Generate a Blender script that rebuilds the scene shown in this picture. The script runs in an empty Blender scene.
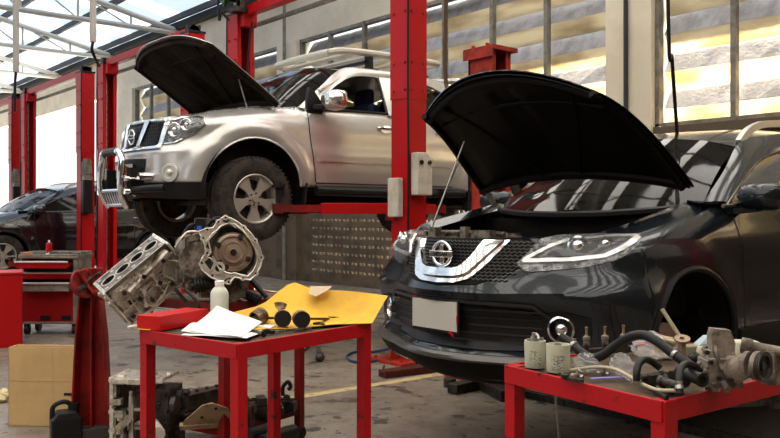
ROOF_E = 2.2
ROOF_B = 0.62
import bpy, bmesh, math, random
from mathutils import Vector, Matrix, Euler
random.seed(7)
PI = math.pi
sc = bpy.context.scene
COL = sc.collection
V = Vector
# ------------------------------------------------------------------ camera frame
CAMH = 1.35
F = 830.0
D = V((-0.769, 0.639, 0)).normalized()
RT = V((0.639, 0.769, 0)).normalized()
UP = V((0, 0, 1))
HZ = 215.0
CAM = V((0, 0, CAMH))

def ray(x, y):
    return D + RT * ((x - 390) / F) + UP * ((HZ - y) / F)
def at(x, y, depth):
    return CAM + ray(x, y) * depth
def onz(x, y, z):
    r = ray(x, y); return CAM + r * ((z - CAMH) / r.z)
def ony(x, y, Y):
    r = ray(x, y); return CAM + r * (Y / r.y)
def onx(x, y, X):
    r = ray(x, y); return CAM + r * (X / r.x)
def proj(p):
    q = p - CAM; d = q.dot(D)
    return 390 + F * q.dot(RT) / d, HZ - F * q.z / d

# ------------------------------------------------------------------ materials
MATS = {}
def mat(name, col, rough=0.5, metal=0.0, col2=None, scale=8.0, lo=0.45, hi=0.6, bump=0.0,
        bscale=None, coat=0.0, alpha=1.0, trans=0.0, emit=None, estr=0.0, stretch=None, rough2=None, spec=None, detail=6):
    if spec is None: spec = 0.5 if (metal > .3 or coat or rough < .3) else 0.22
    if name in MATS: return MATS[name]
    m = bpy.data.materials.new(name); m.use_nodes = True
    nt = m.node_tree; b = nt.nodes['Principled BSDF']
    def c4(c): return (c[0], c[1], c[2], 1)
    b.inputs['Base Color'].default_value = c4(col)
    b.inputs['Roughness'].default_value = rough
    b.inputs['Metallic'].default_value = metal
    b.inputs['Coat Weight'].default_value = coat
    b.inputs['Coat Roughness'].default_value = 0.04
    b.inputs['Alpha'].default_value = alpha
    b.inputs['Transmission Weight'].default_value = trans
    b.inputs['Specular IOR Level'].default_value = spec
    if emit:
        b.inputs['Emission Color'].default_value = c4(emit)
        b.inputs['Emission Strength'].default_value = estr
    if col2 or bump:
        tc = nt.nodes.new('ShaderNodeTexCoord'); mp = nt.nodes.new('ShaderNodeMapping')
        nt.links.new(tc.outputs['Object'], mp.inputs['Vector'])
        if stretch: mp.inputs['Scale'].default_value = stretch
    if col2:
        n = nt.nodes.new('ShaderNodeTexNoise'); n.inputs['Scale'].default_value = scale
        n.inputs['Detail'].default_value = detail; n.inputs['Roughness'].default_value = 0.65
        r = nt.nodes.new('ShaderNodeMapRange'); r.inputs['From Min'].default_value = lo; r.inputs['From Max'].default_value = hi
        mx = nt.nodes.new('ShaderNodeMix'); mx.data_type = 'RGBA'
        mx.inputs['A'].default_value = c4(col); mx.inputs['B'].default_value = c4(col2)
        nt.links.new(mp.outputs[0], n.inputs['Vector']); nt.links.new(n.outputs['Fac'], r.inputs['Value'])
        nt.links.new(r.outputs[0], mx.inputs['Factor']); nt.links.new(mx.outputs['Result'], b.inputs['Base Color'])
        if rough2 is not None:
            r2 = nt.nodes.new('ShaderNodeMapRange'); r2.inputs['To Min'].default_value = rough; r2.inputs['To Max'].default_value = rough2
            nt.links.new(r.outputs[0], r2.inputs['Value']); nt.links.new(r2.outputs[0], b.inputs['Roughness'])
    if bump:
        n2 = nt.nodes.new('ShaderNodeTexNoise'); n2.inputs['Scale'].default_value = bscale or scale * 3; n2.inputs['Detail'].default_value = 4
        bp = nt.nodes.new('ShaderNodeBump'); bp.inputs['Strength'].default_value = bump; bp.inputs['Distance'].default_value = 0.01
        nt.links.new(mp.outputs[0], n2.inputs['Vector']); nt.links.new(n2.outputs['Fac'], bp.inputs['Height'])
        nt.links.new(bp.outputs[0], b.inputs['Normal'])
    MATS[name] = m
    return m

M_RED = mat('lift red paint', (0.44, 0.003, 0.006), 0.38, col2=(0.42, 0.006, 0.008), scale=5, bump=0.05)
M_REDT = mat('chipped red table paint', (0.42, 0.006, 0.010), 0.42, col2=(0.05, 0.02, 0.015), scale=16, lo=0.60, hi=0.66, bump=0.1)
M_REDW = mat('weathered red paint', (0.40, 0.03, 0.015), 0.55, col2=(0.20, 0.02, 0.012), scale=9, bump=0.1)
M_REDD = mat('dark red stand paint', (0.26, 0.008, 0.008), 0.45, col2=(0.10, 0.012, 0.01), scale=4)
M_SILVER = mat('silver car paint', (0.60, 0.585, 0.56), 0.27, 0.6, col2=(0.58, 0.565, 0.54), scale=1.5, coat=0.6)
M_NAVY = mat('blue black car paint', (0.010, 0.014, 0.019), 0.2, 0.35, coat=.4, spec=.4)
M_BLACKP = mat('black car paint', (0.006, 0.006, 0.007), 0.15, 0.0, coat=1.0)
M_BLK = mat('black plastic', (0.010, 0.010, 0.011), 0.45)
M_BLKM = mat('matt black underside', (0.006, 0.005, 0.004), 0.7, col2=(0.012, 0.009, 0.007), scale=6, spec=.12)
M_HOODU = mat('black hood underside', (0.003, 0.0026, 0.0022), 0.4, col2=(0.005, 0.004, 0.003), scale=5, spec=.12)
M_HOODS = mat('dusty hood liner', (0.030, 0.022, 0.015), 0.75, col2=(0.012, 0.009, 0.007), scale=4, spec=.1)
M_CHROME = mat('chrome', (0.78, 0.78, 0.78), 0.10, 1.0)
M_STEEL = mat('bare steel', (0.42, 0.40, 0.37), 0.35, 0.9, col2=(0.22, 0.19, 0.16), scale=14)
M_DSTEEL = mat('dark oily steel', (0.06, 0.05, 0.042), 0.4, 0.6, col2=(0.02, 0.016, 0.013), scale=18, bump=0.2)
M_ALU = mat('cast aluminium', (0.54, 0.49, 0.42), 0.38, 0.65, col2=(0.12, 0.09, 0.065), scale=9, lo=0.48, hi=0.62, bump=0.25, bscale=60)
M_ALUB = mat('machined aluminium edge', (0.78, 0.74, 0.66), 0.35, 0.6, col2=(0.55, 0.50, 0.42), scale=25)
M_ALUD = mat('grimy cast aluminium', (0.26, 0.22, 0.175), 0.55, 0.5, col2=(0.06, 0.045, 0.035), scale=16, lo=0.4, hi=0.6, bump=0.5, bscale=50)
M_CONV = mat('tan steel converter', (0.40, 0.31, 0.235), 0.42, 0.55, col2=(0.30, 0.22, 0.16), scale=6)
M_TYRE = mat('dusty tyre rubber', (0.045, 0.036, 0.029), 0.85, col2=(0.020, 0.017, 0.014), scale=12, bump=0.2)
M_RIM = mat('alloy wheel', (0.50, 0.46, 0.40), 0.38, 0.6)
M_GLASS = mat('tinted car glass', (0.012, 0.012, 0.011), 0.05, 0.0, alpha=0.84, spec=0.28)
M_LENS = mat('clear lamp lens', (0.3, 0.32, 0.33), 0.04, 0.0, alpha=0.12, spec=1.0)
M_RUB = mat('black rubber', (0.014, 0.013, 0.012), 0.38)
M_CARD = mat('brown cardboard', (0.56, 0.375, 0.175), 0.8, col2=(0.50, 0.33, 0.15), scale=3, bump=0.05)
M_CREAM = mat('cream plaster', (0.76, 0.69, 0.55), 0.8, col2=(0.66, 0.59, 0.46), scale=0.8, bump=0.05)
M_WHITE = mat('white paper', (0.80, 0.80, 0.78), 0.75)
M_YEL = mat('yellow card', (0.78, 0.46, 0.05), 0.7, col2=(0.66, 0.38, 0.05), scale=5)
M_BLOCK = mat('brown block wall', (0.13, 0.095, 0.062), 0.85, col2=(0.075, 0.055, 0.038), scale=2.5, bump=0.3, bscale=20)
M_GREYM = mat('grey painted steel', (0.24, 0.225, 0.19), 0.45, 0.2, col2=(0.16, 0.145, 0.12), scale=7)
M_TRUSS = mat('off white painted steel', (0.50, 0.47, 0.42), 0.5, 0.0)
M_PURL = mat('dark purlin steel', (0.035, 0.038, 0.042), 0.6)
M_DRED = mat('cabinet red paint', (0.42, 0.004, 0.006), 0.35)
M_BLUE = mat('blue fabric', (0.012, 0.02, 0.055), 0.8)
M_HOSEB = mat('blue air hose', (0.02, 0.05, 0.12), 0.5)
M_WARM = mat('warm white enamel', (0.60, 0.56, 0.48), 0.5, col2=(0.48, 0.44, 0.36), scale=6)

# ------------------------------------------------------------------ mesh builder
class MB:
    def __init__(s, M=None):
        s.v = []; s.f = []; s.fm = []; s.M = M or Matrix(); s.mi = 0; s.b = 0
    def add(s, vs, fs):
        o = len(s.v)
        s.v += [s.M @ V(p) for p in vs]
        for f in fs:
            s.f.append([o + i for i in f]); s.fm.append(s.mi)
        return s
    def box(s, c, sz, R=None, taper=None):
        x, y, z = sz[0] / 2, sz[1] / 2, sz[2] / 2
        tp = taper or (1, 1)
        vs = [(-x, -y, -z), (x, -y, -z), (x, y, -z), (-x, y, -z), (-x*tp[0], -y*tp[1], z), (x*tp[0], -y*tp[1], z), (x*tp[0], y*tp[1], z), (-x*tp[0], y*tp[1], z)]
        c = V(c)
        if R is not None:
            if not isinstance(R, Matrix): R = Euler(R).to_matrix()
            vs = [R @ V(p) + c for p in vs]
        else: vs = [V(p) + c for p in vs]
        return s.add(vs, [(0,3,2,1), (4,5,6,7), (0,1,5,4), (1,2,6,5), (2,3,7,6), (3,0,4,7)])
    def b2(s, lo, hi):
        lo = V(lo); hi = V(hi)
        return s.box((lo + hi) / 2, hi - lo)
    def cyl(s, p0, p1, r, r2=None, n=16, cap=True, ph=0):
        p0 = V(p0); p1 = V(p1); r2 = r if r2 is None else r2
        ax = (p1 - p0).normalized(); q = ax.to_track_quat('Z', 'Y')
        vs = []
        for p, rr in ((p0, r), (p1, r2)):
            for i in range(n):
                a = 2 * PI * i / n + ph
                vs.append(p + q @ V((rr * math.cos(a), rr * math.sin(a), 0)))
        fs = [(i, (i+1) % n, n + (i+1) % n, n + i) for i in range(n)]
        if cap: fs += [tuple(range(n-1, -1, -1)), tuple(range(n, 2*n))]
        return s.add(vs, fs)
    def bar(s, p0, p1, w, h, up=(0,0,1)):
        p0 = V(p0); p1 = V(p1); ax = (p1 - p0); L = ax.length; ax.normalize()
        u = V(up); sd = ax.cross(u)
        if sd.length < 1e-3: u = V((1,0,0)); sd = ax.cross(u)
        sd.normalize(); u = sd.cross(ax).normalized()
        vs = []
        for p in (p0, p1):
            for a, b in ((-1,-1), (1,-1), (1,1), (-1,1)): vs.append(p + sd * (a*w/2) + u * (b*h/2))
        return s.add(vs, [(0,1,2,3), (7,6,5,4), (0,4,5,1), (1,5,6,2), (2,6,7,3), (3,7,4,0)])
    def tube(s, pts, r, n=8, cap=True, closed=False):
        pts = [V(p) for p in pts]; k = len(pts)
        rs = r if isinstance(r, (list, tuple)) else [r] * k
        vs = []; prev = None
        for i, p in enumerate(pts):
            if closed: t = pts[(i+1) % k] - pts[i-1]
            else: t = pts[min(i+1, k-1)] - pts[max(i-1, 0)]
            if t.length < 1e-9: t = V((0,0,1))
            t.normalize()
            if prev is None:
                a = V((0,0,1)) if abs(t.z) < 0.9 else V((1,0,0))
                prev = (a - t * a.dot(t)).normalized()
            else:
                q = prev - t * prev.dot(t)
                prev = q.normalized() if q.length > 1e-6 else prev
            b = t.cross(prev)
            for j in range(n):
                an = 2*PI*j/n
                vs.append(p + (prev * math.cos(an) + b * math.sin(an)) * rs[i])
        fs = []
        for i in range(k if closed else k-1):
            i2 = (i+1) % k
            for j in range(n): fs.append((i*n+j, i*n+(j+1) % n, i2*n+(j+1) % n, i2*n+j))
        if cap and not closed: fs += [tuple(range(n-1, -1, -1)), tuple((k-1)*n + j for j in range(n))]
        return s.add(vs, fs)
    def lathe(s, prof, c, ax=(0,0,1), n=32, closed=False, a0=0, a1=2*PI):
        c = V(c); q = V(ax).normalized().to_track_quat('Z', 'Y'); k = len(prof)
        full = abs(a1 - a0 - 2*PI) < 1e-6
        vs = []; nn = n if full else n + 1
        for i in range(nn):
            a = a0 + (a1 - a0) * i / n
            for (r, h) in prof: vs.append(c + q @ V((r*math.cos(a), r*math.sin(a), h)))
        fs = []
        for i in range(n):
            i2 = (i+1) % nn if full else i+1
            for j in range(k if closed else k-1):
                j2 = (j+1) % k
                fs.append((i*k+j, i2*k+j, i2*k+j2, i*k+j2))
        return s.add(vs, fs)
    def prism(s, poly, o, ux, uy, h):
        """poly in 2D placed at o with axes ux, uy, thickened by vector h"""
        o = V(o); ux = V(ux); uy = V(uy); h = V(h); n = len(poly)
        vs = [o + ux*a + uy*b for a, b in poly]; vs += [p + h for p in vs]
        fs = [tuple(range(n-1, -1, -1)), tuple(range(n, 2*n))]
        fs += [(i, (i+1) % n, n + (i+1) % n, n + i) for i in range(n)]
        return s.add(vs, fs)
    def sphere(s, c, r, n=12, m=8, sc=(1,1,1)):
        c = V(c); vs = []; fs = []
        for i in range(m+1):
            t = PI*i/m
            for j in range(n):
                a = 2*PI*j/n
                vs.append(c + V((r*sc[0]*math.sin(t)*math.cos(a), r*sc[1]*math.sin(t)*math.sin(a), r*sc[2]*math.cos(t))))
        for i in range(m):
            for j in range(n): fs.append((i*n+j, (i+1)*n+j, (i+1)*n+(j+1) % n, i*n+(j+1) % n))
        return s.add(vs, fs)

def build(name, mb, m, parent=None, smooth=35, bevel=0.0, sub=0, loc=None):
    me = bpy.data.meshes.new(name)
    me.from_pydata([tuple(p) for p in mb.v], [], mb.f)
    ms = m if isinstance(m, (list, tuple)) else [m]
    for x in ms: me.materials.append(x)
    if len(ms) > 1:
        for p, i in zip(me.polygons, mb.fm): p.material_index = i
    bm = bmesh.new(); bm.from_mesh(me)
    bmesh.ops.remove_doubles(bm, verts=bm.verts, dist=1e-5)
    bmesh.ops.recalc_face_normals(bm, faces=bm.faces)
    bm.to_mesh(me); bm.free()
    if smooth:
        me.shade_smooth(); me.set_sharp_from_angle(angle=math.radians(smooth))
    me.update()
    o = bpy.data.objects.new(name, me); COL.objects.link(o)
    if loc is not None: o.location = loc
    if parent is not None: o.parent = parent
    if bevel:
        b = o.modifiers.new('bevel', 'BEVEL'); b.width = bevel; b.segments = 2; b.limit_method = 'ANGLE'; b.angle_limit = 0.6
    if sub:
        b = o.modifiers.new('sub', 'SUBSURF'); b.levels = sub; b.render_levels = sub
    return o
def thing(name, label, cat, loc=(0,0,0), rz=0, group=None):
    o = bpy.data.objects.new(name, None); COL.objects.link(o)
    o.location = loc; o.rotation_euler = (0,0,rz); o.empty_display_size = 0.1
    o['label'] = label; o['category'] = cat
    if group: o['group'] = group
    return o
def tag(o, label, cat, group=None):
    o['label'] = label; o['category'] = cat
    if group: o['group'] = group
    return o
def struct(o, label=None):
    o['kind'] = 'structure'
    if label: o['label'] = label
    return o
def children(o): return list(o.children)
def dup(o, loc=None, rot=None, label=None, group=None, parent=None):
    def cp(x, par):
        c = x.copy(); COL.objects.link(c); c.parent = par
        for ch in x.children: cp(ch, c)
        return c
    r = cp(o, parent)
    if loc is not None: r.location = loc
    if rot is not None: r.rotation_euler = rot
    if label: r['label'] = label
    if group: r['group'] = group
    return r
def mesh_thing(name, mb, m, label, cat, origin, group=None, **k):
    """single mesh thing built in world space, origin moved to `origin`"""
    origin = V(origin)
    mb.v = [p - origin for p in mb.v]
    o = build(name, mb, m, loc=origin, **k)
    return tag(o, label, cat, group)
def text_mesh(name, txt, size, m, parent, M, depth=0.002):
    cu = bpy.data.curves.new(name, 'FONT'); cu.body = txt; cu.size = size; cu.align_x = 'CENTER'; cu.align_y = 'CENTER'; cu.extrude = depth
    t = bpy.data.objects.new(name, cu); COL.objects.link(t)
    dg = bpy.context.evaluated_depsgraph_get(); dg.update()
    me = bpy.data.meshes.new_from_object(t.evaluated_get(dg)); bpy.data.objects.remove(t)
    me.transform(M); me.materials.clear(); me.materials.append(m)
    o = bpy.data.objects.new(name, me); COL.objects.link(o); o.parent = parent
    return o
def cat(pts, n=6, closed=False):
    """catmull-rom"""
    pts = [V(p) for p in pts]; k = len(pts); out = []
    rng = range(k) if closed else range(k-1)
    for i in rng:
        if closed: a, b, c, d = pts[i-1], pts[i], pts[(i+1) % k], pts[(i+2) % k]
        else: a, b, c, d = pts[max(i-1,0)], pts[i], pts[i+1], pts[min(i+2,k-1)]
        for j in range(n):
            t = j/n
            out.append(0.5*((2*b) + (c-a)*t + (2*a-5*b+4*c-d)*t*t + (3*b-a-3*c+d)*t**3))
    if not closed: out.append(pts[-1])
    return out
def lerp(a, b, t): return a + (b-a)*t
def pl(tab, x):
    """piecewise linear table lookup with smoothing"""
    if x <= tab[0][0]: return tab[0][1]
    for (a, b), (c, d) in zip(tab, tab[1:]):
        if x <= c:
            t = (x-a)/(c-a); return b + (d-b)*t
    return tab[-1][1]
def resamp(pts, n):
    pts = [V(p) for p in pts]
    if len(pts) == 1: return pts*(n+1)
    L = [0]
    for a, b in zip(pts, pts[1:]): L.append(L[-1] + (b-a).length)
    out = []
    for i in range(n+1):
        d = L[-1]*i/n; j = 0
        while j < len(L)-2 and L[j+1] < d: j += 1
        t = (d-L[j])/max(L[j+1]-L[j], 1e-9)
        out.append(pts[j].lerp(pts[j+1], min(max(t,0),1)))
    return out
def patch(mb, surf, top, bot, n=12, m=6, o0=0.0, o1=0.004):
    """thick conforming patch: surf(a,b,off); top and bot are polylines in (a,b)"""
    T = resamp([(p[0], p[1], 0) for p in top], n); B = resamp([(p[0], p[1], 0) for p in bot], n)
    vs = []
    for off in (o1, o0):
        for j in range(m+1):
            for i in range(n+1):
                p = T[i].lerp(B[i], j/m); vs.append(surf(p.x, p.y, off))
    W = n+1; N = W*(m+1); fs = []
    for j in range(m):
        for i in range(n):
            a = j*W+i; fs.append((a, a+W, a+W+1, a+1)); a += N; fs.append((a, a+1, a+W+1, a+W))
    for i in range(n):
        fs.append((i, i+1, N+i+1, N+i)); a = m*W+i; fs.append((a+1, a, N+a, N+a+1))
    for j in range(m):
        a = j*W; fs.append((a+W, a, N+a, N+a+W)); a = j*W+n; fs.append((a, a+W, N+a+W, N+a))
    return mb.add(vs, fs)
def ribbon(mb, surf, pts, w, o0, o1, closed=False, sub=5):
    P = [V((p[0], p[1], 0)) for p in pts]
    k = len(P); dense = []
    for i in range(k if closed else k-1):
        a, b = P[i], P[(i+1) % k]
        for j in range(sub): dense.append(a.lerp(b, j/sub))
    if not closed: dense.append(P[-1])
    k = len(dense); vs = []
    for i, p in enumerate(dense):
        if closed: t = dense[(i+1) % k] - dense[i-1]
        else: t = dense[min(i+1,k-1)] - dense[max(i-1,0)]
        t.normalize(); nn = V((-t.y, t.x, 0))
        ww = w if not callable(w) else w(i/(k-1))
        a = p + nn*ww/2; b = p - nn*ww/2
        vs += [surf(a.x, a.y, o0), surf(a.x, a.y, o1), surf(b.x, b.y, o1), surf(b.x, b.y, o0)]
    fs = []
    for i in range(k if closed else k-1):
        q = ((i+1) % k)*4; p = i*4
        for j in range(4): fs.append((p+j, p+(j+1) % 4, q+(j+1) % 4, q+j))
    if not closed: fs += [(3,2,1,0), (4*k-4, 4*k-3, 4*k-2, 4*k-1)]
    return mb.add(vs, fs)

class Shell:
    """car skin: plan curve (centre front, along the +x side, to centre rear) with an inset profile over height"""
    def __init__(s, plan, front, side, origin, s0=0.6, s1=1.1):
        s.pts = cat([(p[0], p[1], 0) for p in plan], 10)
        s.L = [0]
        for a, b in zip(s.pts, s.pts[1:]): s.L.append(s.L[-1] + (b-a).length)
        s.front = front; s.side = side; s.s0 = s0; s.s1 = s1; s.o = V(origin)
        s.grid = None
    def base(s, u):
        sg = -1 if u < 0 else 1; u = min(abs(u), s.L[-1]); j = 0
        import bisect
        j = min(max(bisect.bisect_right(s.L, u) - 1, 0), len(s.L)-2)
        t = (u - s.L[j])/(s.L[j+1]-s.L[j])
        p = s.pts[j].lerp(s.pts[j+1], t)
        a = s.pts[max(j-1,0)]; b = s.pts[min(j+2, len(s.pts)-1)]
        if j == 0 and t < 0.5: tg = V((1,0,0))
        else: tg = (b-a).normalized()
        n = V((tg.y, -tg.x, 0))
        if sg < 0: p = V((-p.x, p.y, 0)); n = V((-n.x, n.y, 0))
        return p, n
    def __call__(s, u, z, off=0.0):
        p, n = s.base(u); w = min(max((abs(u)-s.s0)/(s.s1-s.s0), 0), 1); w = w*w*(3-2*w)
        ins = pl(s.front, z)*(1-w) + pl(s.side, z)*w
        q = p + n*(off-ins); return V((q.x, q.y, z))
    def arcy(s, y, side=1):
        """arc length where the side reaches y"""
        for i, p in enumerate(s.pts):
            if p.y >= y and p.x > 0.5:
                q = s.pts[i-1]; t = (y-q.y)/max(p.y-q.y, 1e-9) if i else 0
                return lerp(s.L[i-1], s.L[i], min(max(t, 0), 1)) if i else s.L[i]
        return s.L[-1]
    def pix(s, x, y, side=1):
        if s.grid is None:
            s.grid = []
            for i in range(0, 110):
                for sg in (1, -1):
                    u = sg*i*0.035
                    for j in range(24):
                        z = 0.15 + j*0.05
                        s.grid.append((u, z, proj(s(u, z) + s.o)))
        best = min((g for g in s.grid if (g[0] >= 0) == (side > 0)), key=lambda g: (g[2][0]-x)**2 + (g[2][1]-y)**2)
        u, z = best[0], best[1]
        for _ in range(12):
            e = 1e-3
            p = proj(s(u, z)+s.o); pu = proj(s(u+e, z)+s.o); pz = proj(s(u, z+e)+s.o)
            a, c = (pu[0]-p[0])/e, (pu[1]-p[1])/e; b, d = (pz[0]-p[0])/e, (pz[1]-p[1])/e
            det = a*d-b*c
            if abs(det) < 1e-3: break
            ex, ey = x-p[0], y-p[1]
            du = (d*ex-b*ey)/det; dz = (a*ey-c*ex)/det
            u += max(-.08, min(.08, du)); z += max(-.08, min(.08, dz))
        return (u, z)

def shell_mesh(mb, S, us, T, B, rows=14, skip=None):
    vs = []; W = len(us)
    for j in range(rows+1):
        for u in us:
            t = T(u); b = B(u); z = lerp(b, t, j/rows); vs.append(S(u, z))
    fs = [(j*W+i, j*W+i+1, (j+1)*W+i+1, (j+1)*W+i) for j in range(rows) for i in range(W-1)]
    return mb.add(vs, fs)

def make_wheel(parent, name, c, r, w, side, rim_mat, tyre_mat, spokes=5, rimr=0.6):
    """side=+1: face towards +x"""
    ax = V((side, 0, 0)); c = V(c)
    mb = MB(); h = w/2; ri = r*rimr
    mb.lathe([(ri, -h*.85), (ri*1.1, -h), (r*.88, -h*1.02), (r*.97, -h*.85), (r, -h*.55), (r, -h*.5), (r*.975, -h*.46), (r*.975, -h*.06), (r, -h*.02), (r, h*.02), (r*.975, h*.06),
              (r*.975, h*.46), (r, h*.5), (r, h*.55), (r*.97, h*.85), (r*.88, h*1.02), (ri*1.1, h), (ri, h*.85)], c, ax, 56)
    for i in range(56):
        a = 2*PI*i/56
        for k in (-1, 1):
            q = ax.to_track_quat('Z', 'Y')
            p = c + q @ V((r*1.0*math.cos(a), r*1.0*math.sin(a), k*h*.72))
            mb.box(p - (p-c-ax*((p-c).dot(ax))).normalized()*r*.030, (r*.04, r*.045, h*.42), (q @ Euler((0,0,a)).to_quaternion()).to_matrix())
    ty = build(name, mb, tyre_mat, parent, 40)
    mb = MB(); q = ax.to_track_quat('Z', 'Y')
    mb.lathe([(ri*1.02, h*.88), (ri*.98, h*.92), (ri*.93, h*.84), (ri*.90, h*.5), (ri*.86, -h*.8), (ri*1.0, -h*.88)], c, ax, 48)
    for i in range(spokes):
        a = 2*PI*(i+0.5)/spokes + PI/2
        R = q @ Euler((0,0,a)).to_quaternion()
        poly = [(ri*.18, -ri*.15), (ri*.45, -ri*.14), (ri*.93, -ri*.34), (ri*.98, 0), (ri*.93, ri*.34), (ri*.45, ri*.14), (ri*.18, ri*.15)]
        mb.prism(poly, c + ax*(h*.45), R @ V((1,0,0)), R @ V((0,1,0)), ax*(h*.22))
    mb.cyl(c + ax*(h*.2), c + ax*(h*.72), ri*.32, ri*.30, 24)
    mb.cyl(c + ax*(h*.7), c + ax*(h*.84), ri*.15, ri*.13, 20)
    rim = build('rim', mb, rim_mat, ty, 35)
    mb = MB()
    for i in range(6):
        a = 2*PI*i/6 + .3
        p = c + q @ V((ri*.235*math.cos(a), ri*.235*math.sin(a), h*.70))
        mb.cyl(p, p + ax*.012, ri*.042, ri*.036, 6)
    build('lug_nut', mb, M_DSTEEL, rim, 30)
    mb = MB(); mb.cyl(c - ax*(h*.1), c + ax*(h*.12), ri*.8, n=32); build('brake_disc', mb, M_DSTEEL, ty)
    return ty

def greeble(mb, lo, hi, n, faces='xXyYzZ', s=(0.02, 0.07), d=(0.006, 0.03), seed=1):
    rnd = random.Random(seed); lo = V(lo); hi = V(hi)
    for _ in range(n):
        f = rnd.choice(faces); k = 'xyz'.index(f.lower()); sg = 1 if f.isupper() else -1
        c = V([rnd.uniform(lo[i], hi[i]) for i in range(3)])
        dd = rnd.uniform(*d); ss = rnd.uniform(*s)
        c[k] = hi[k] if sg > 0 else lo[k]
        nrm = V((0,0,0)); nrm[k] = sg
        t = rnd.random()
        for i in range(3):
            if i != k: c[i] = min(max(c[i], lo[i]+ss/2), hi[i]-ss/2)
        if t < .35:
            mb.cyl(c - nrm*.01, c + nrm*dd, ss*.42, ss*.36, 10)
            mb.cyl(c + nrm*dd*.9, c + nrm*(dd+.006), ss*.2, n=6)
        elif t < .75:
            sz = V((ss, ss, ss)); i = rnd.choice([a for a in range(3) if a != k]); sz[i] *= rnd.uniform(1.2, 2.4); sz[k] = dd*2
            j = [a for a in range(3) if a not in (k, i)][0]; sz[j] *= rnd.uniform(.3, .8)
            sz[i] = min(sz[i], (hi[i]-lo[i]))
            c[i] = min(max(c[i], lo[i]+sz[i]/2), hi[i]-sz[i]/2)
            mb.box(c, sz)
        else:
            i = rnd.choice([a for a in range(3) if a != k]); e = c.copy(); e[i] += rnd.choice((-1,1))*ss*1.6
            e[i] = min(max(e[i], lo[i]), hi[i])
            if (e-c).length > .01: mb.cyl(c + nrm*dd*.3, e + nrm*dd*.3, ss*.22, n=8)
# ================================================================== SETTING
YW = 9.5
ROOFS = 0.21
def roofz(Y): return 6.15 + (YW - Y)*ROOFS if Y > -7 else 6.15 + (YW+7)*ROOFS + (Y+7)*ROOFS
# floor
fm = bpy.data.materials.new('stained concrete'); fm.use_nodes = True
nt = fm.node_tree; b = nt.nodes['Principled BSDF']; ln = nt.links.new
tc = nt.nodes.new('ShaderNodeTexCoord')
def noise(sc_, det=5, rough=.6, vec=None):
    n = nt.nodes.new('ShaderNodeTexNoise'); n.inputs['Scale'].default_value = sc_; n.inputs['Detail'].default_value = det; n.inputs['Roughness'].default_value = rough
    ln(vec or tc.outputs['Object'], n.inputs['Vector']); return n.outputs['Fac']
def rng_(v, lo, hi, a=0, bb=1):
    r = nt.nodes.new('ShaderNodeMapRange'); r.inputs['From Min'].default_value = lo; r.inputs['From Max'].default_value = hi
    r.inputs['To Min'].default_value = a; r.inputs['To Max'].default_value = bb; ln(v, r.inputs['Value']); return r.outputs[0]
def mixc(f, A, B):
    m = nt.nodes.new('ShaderNodeMix'); m.data_type = 'RGBA'; ln(f, m.inputs['Factor'])
    for k, x in (('A', A), ('B', B)):
        if isinstance(x, tuple): m.inputs[k].default_value = (*x, 1)
        else: ln(x, m.inputs[k])
    return m.outputs['Result']
c1 = mixc(rng_(noise(0.9), .35, .65), (0.25, 0.208, 0.165), (0.155, 0.125, 0.097))
c2 = mixc(rng_(noise(6, 8, .7), .50, .72), c1, (0.085, 0.066, 0.050))
spn = noise(4.2, 3, .5)
sp2 = noise(9.0, 2, .5)
c3 = mixc(rng_(spn, .615, .635), c2, (0.045, 0.035, 0.028))
c4_ = mixc(rng_(sp2, .66, .68), c3, (0.035, 0.028, 0.022))
ln(c4_, b.inputs['Base Color'])
ln(rng_(noise(2.0), .4, .6, .38, .62), b.inputs['Roughness'])
bp = nt.nodes.new('ShaderNodeBump'); bp.inputs['Strength'].default_value = .15; bp.inputs['Distance'].default_value = .01
ln(noise(30), bp.inputs['Height']); ln(bp.outputs[0], b.inputs['Normal'])
mb = MB().b2((-48, -20, -0.2), (12, 24, 0)); struct(build('floor', mb, fm, smooth=0))
# painted floor line (runs along the bay towards the wall)
a = onz(250, 405, 0); bb = onz(462, 371, 0)
dd = (bb-a).normalized(); a = a - dd*1.2
mb = MB().bar(a + V((0,0,.0015)), bb + V((0,0,.0015)), 0.10, 0.003)
struct(build('floor_line', mb, mat('worn yellow line paint', (0.50, 0.38, 0.19), .6, col2=(0.22, 0.18, .13), scale=9, lo=.5, hi=.68), smooth=0), 'worn yellow painted line on the concrete floor')

# back wall: cream piers and head, brown block below
mb = MB()
def wbox(x0, x1, z0, z1, y0=YW, y1=YW+.25): mb.b2((x0, y0, z0), (x1, y1, z1))
wbox(-48, 4, 4.95, 6.1)
WIN = [(-22.7, -15.05), (-14.3, -6.75), (-6.05, 1.5)]
for x0, x1 in ((-23.8, -22.7), (-15.05, -14.3), (-6.75, -6.05), (1.5, 4)):
    wbox(x0, x1, 2.35, 4.95, YW-.12)
mb.b2((-34.2, YW-.1, 0), (-33.4, YW+.25, 5.3))
struct(build('wall_back', mb, M_CREAM, smooth=0, bevel=.01))
mb = MB()
VX0, VX1, VZ0, VZ1 = -13.95, -9.27, 0.12, 1.6
for x0, x1 in ((-23.8, -22.7), (-15.05, -14.3), (-6.75, -6.05), (1.5, 4)): mb.b2((x0, YW-.12, 0), (x1, YW+.25, 2.35))
for x0, x1 in WIN:
    if x0 == -14.3:
        mb.b2((x0, YW, 0), (VX0, YW+.2, 2.35)); mb.b2((VX1, YW, 0), (x1, YW+.2, 2.35)); mb.b2((VX0, YW, VZ1), (VX1, YW+.2, 2.35)); mb.b2((VX0, YW, 0), (VX1, YW+.2, VZ0))
    else: mb.b2((x0, YW, 0), (x1, YW+.2, 2.35))
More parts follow.
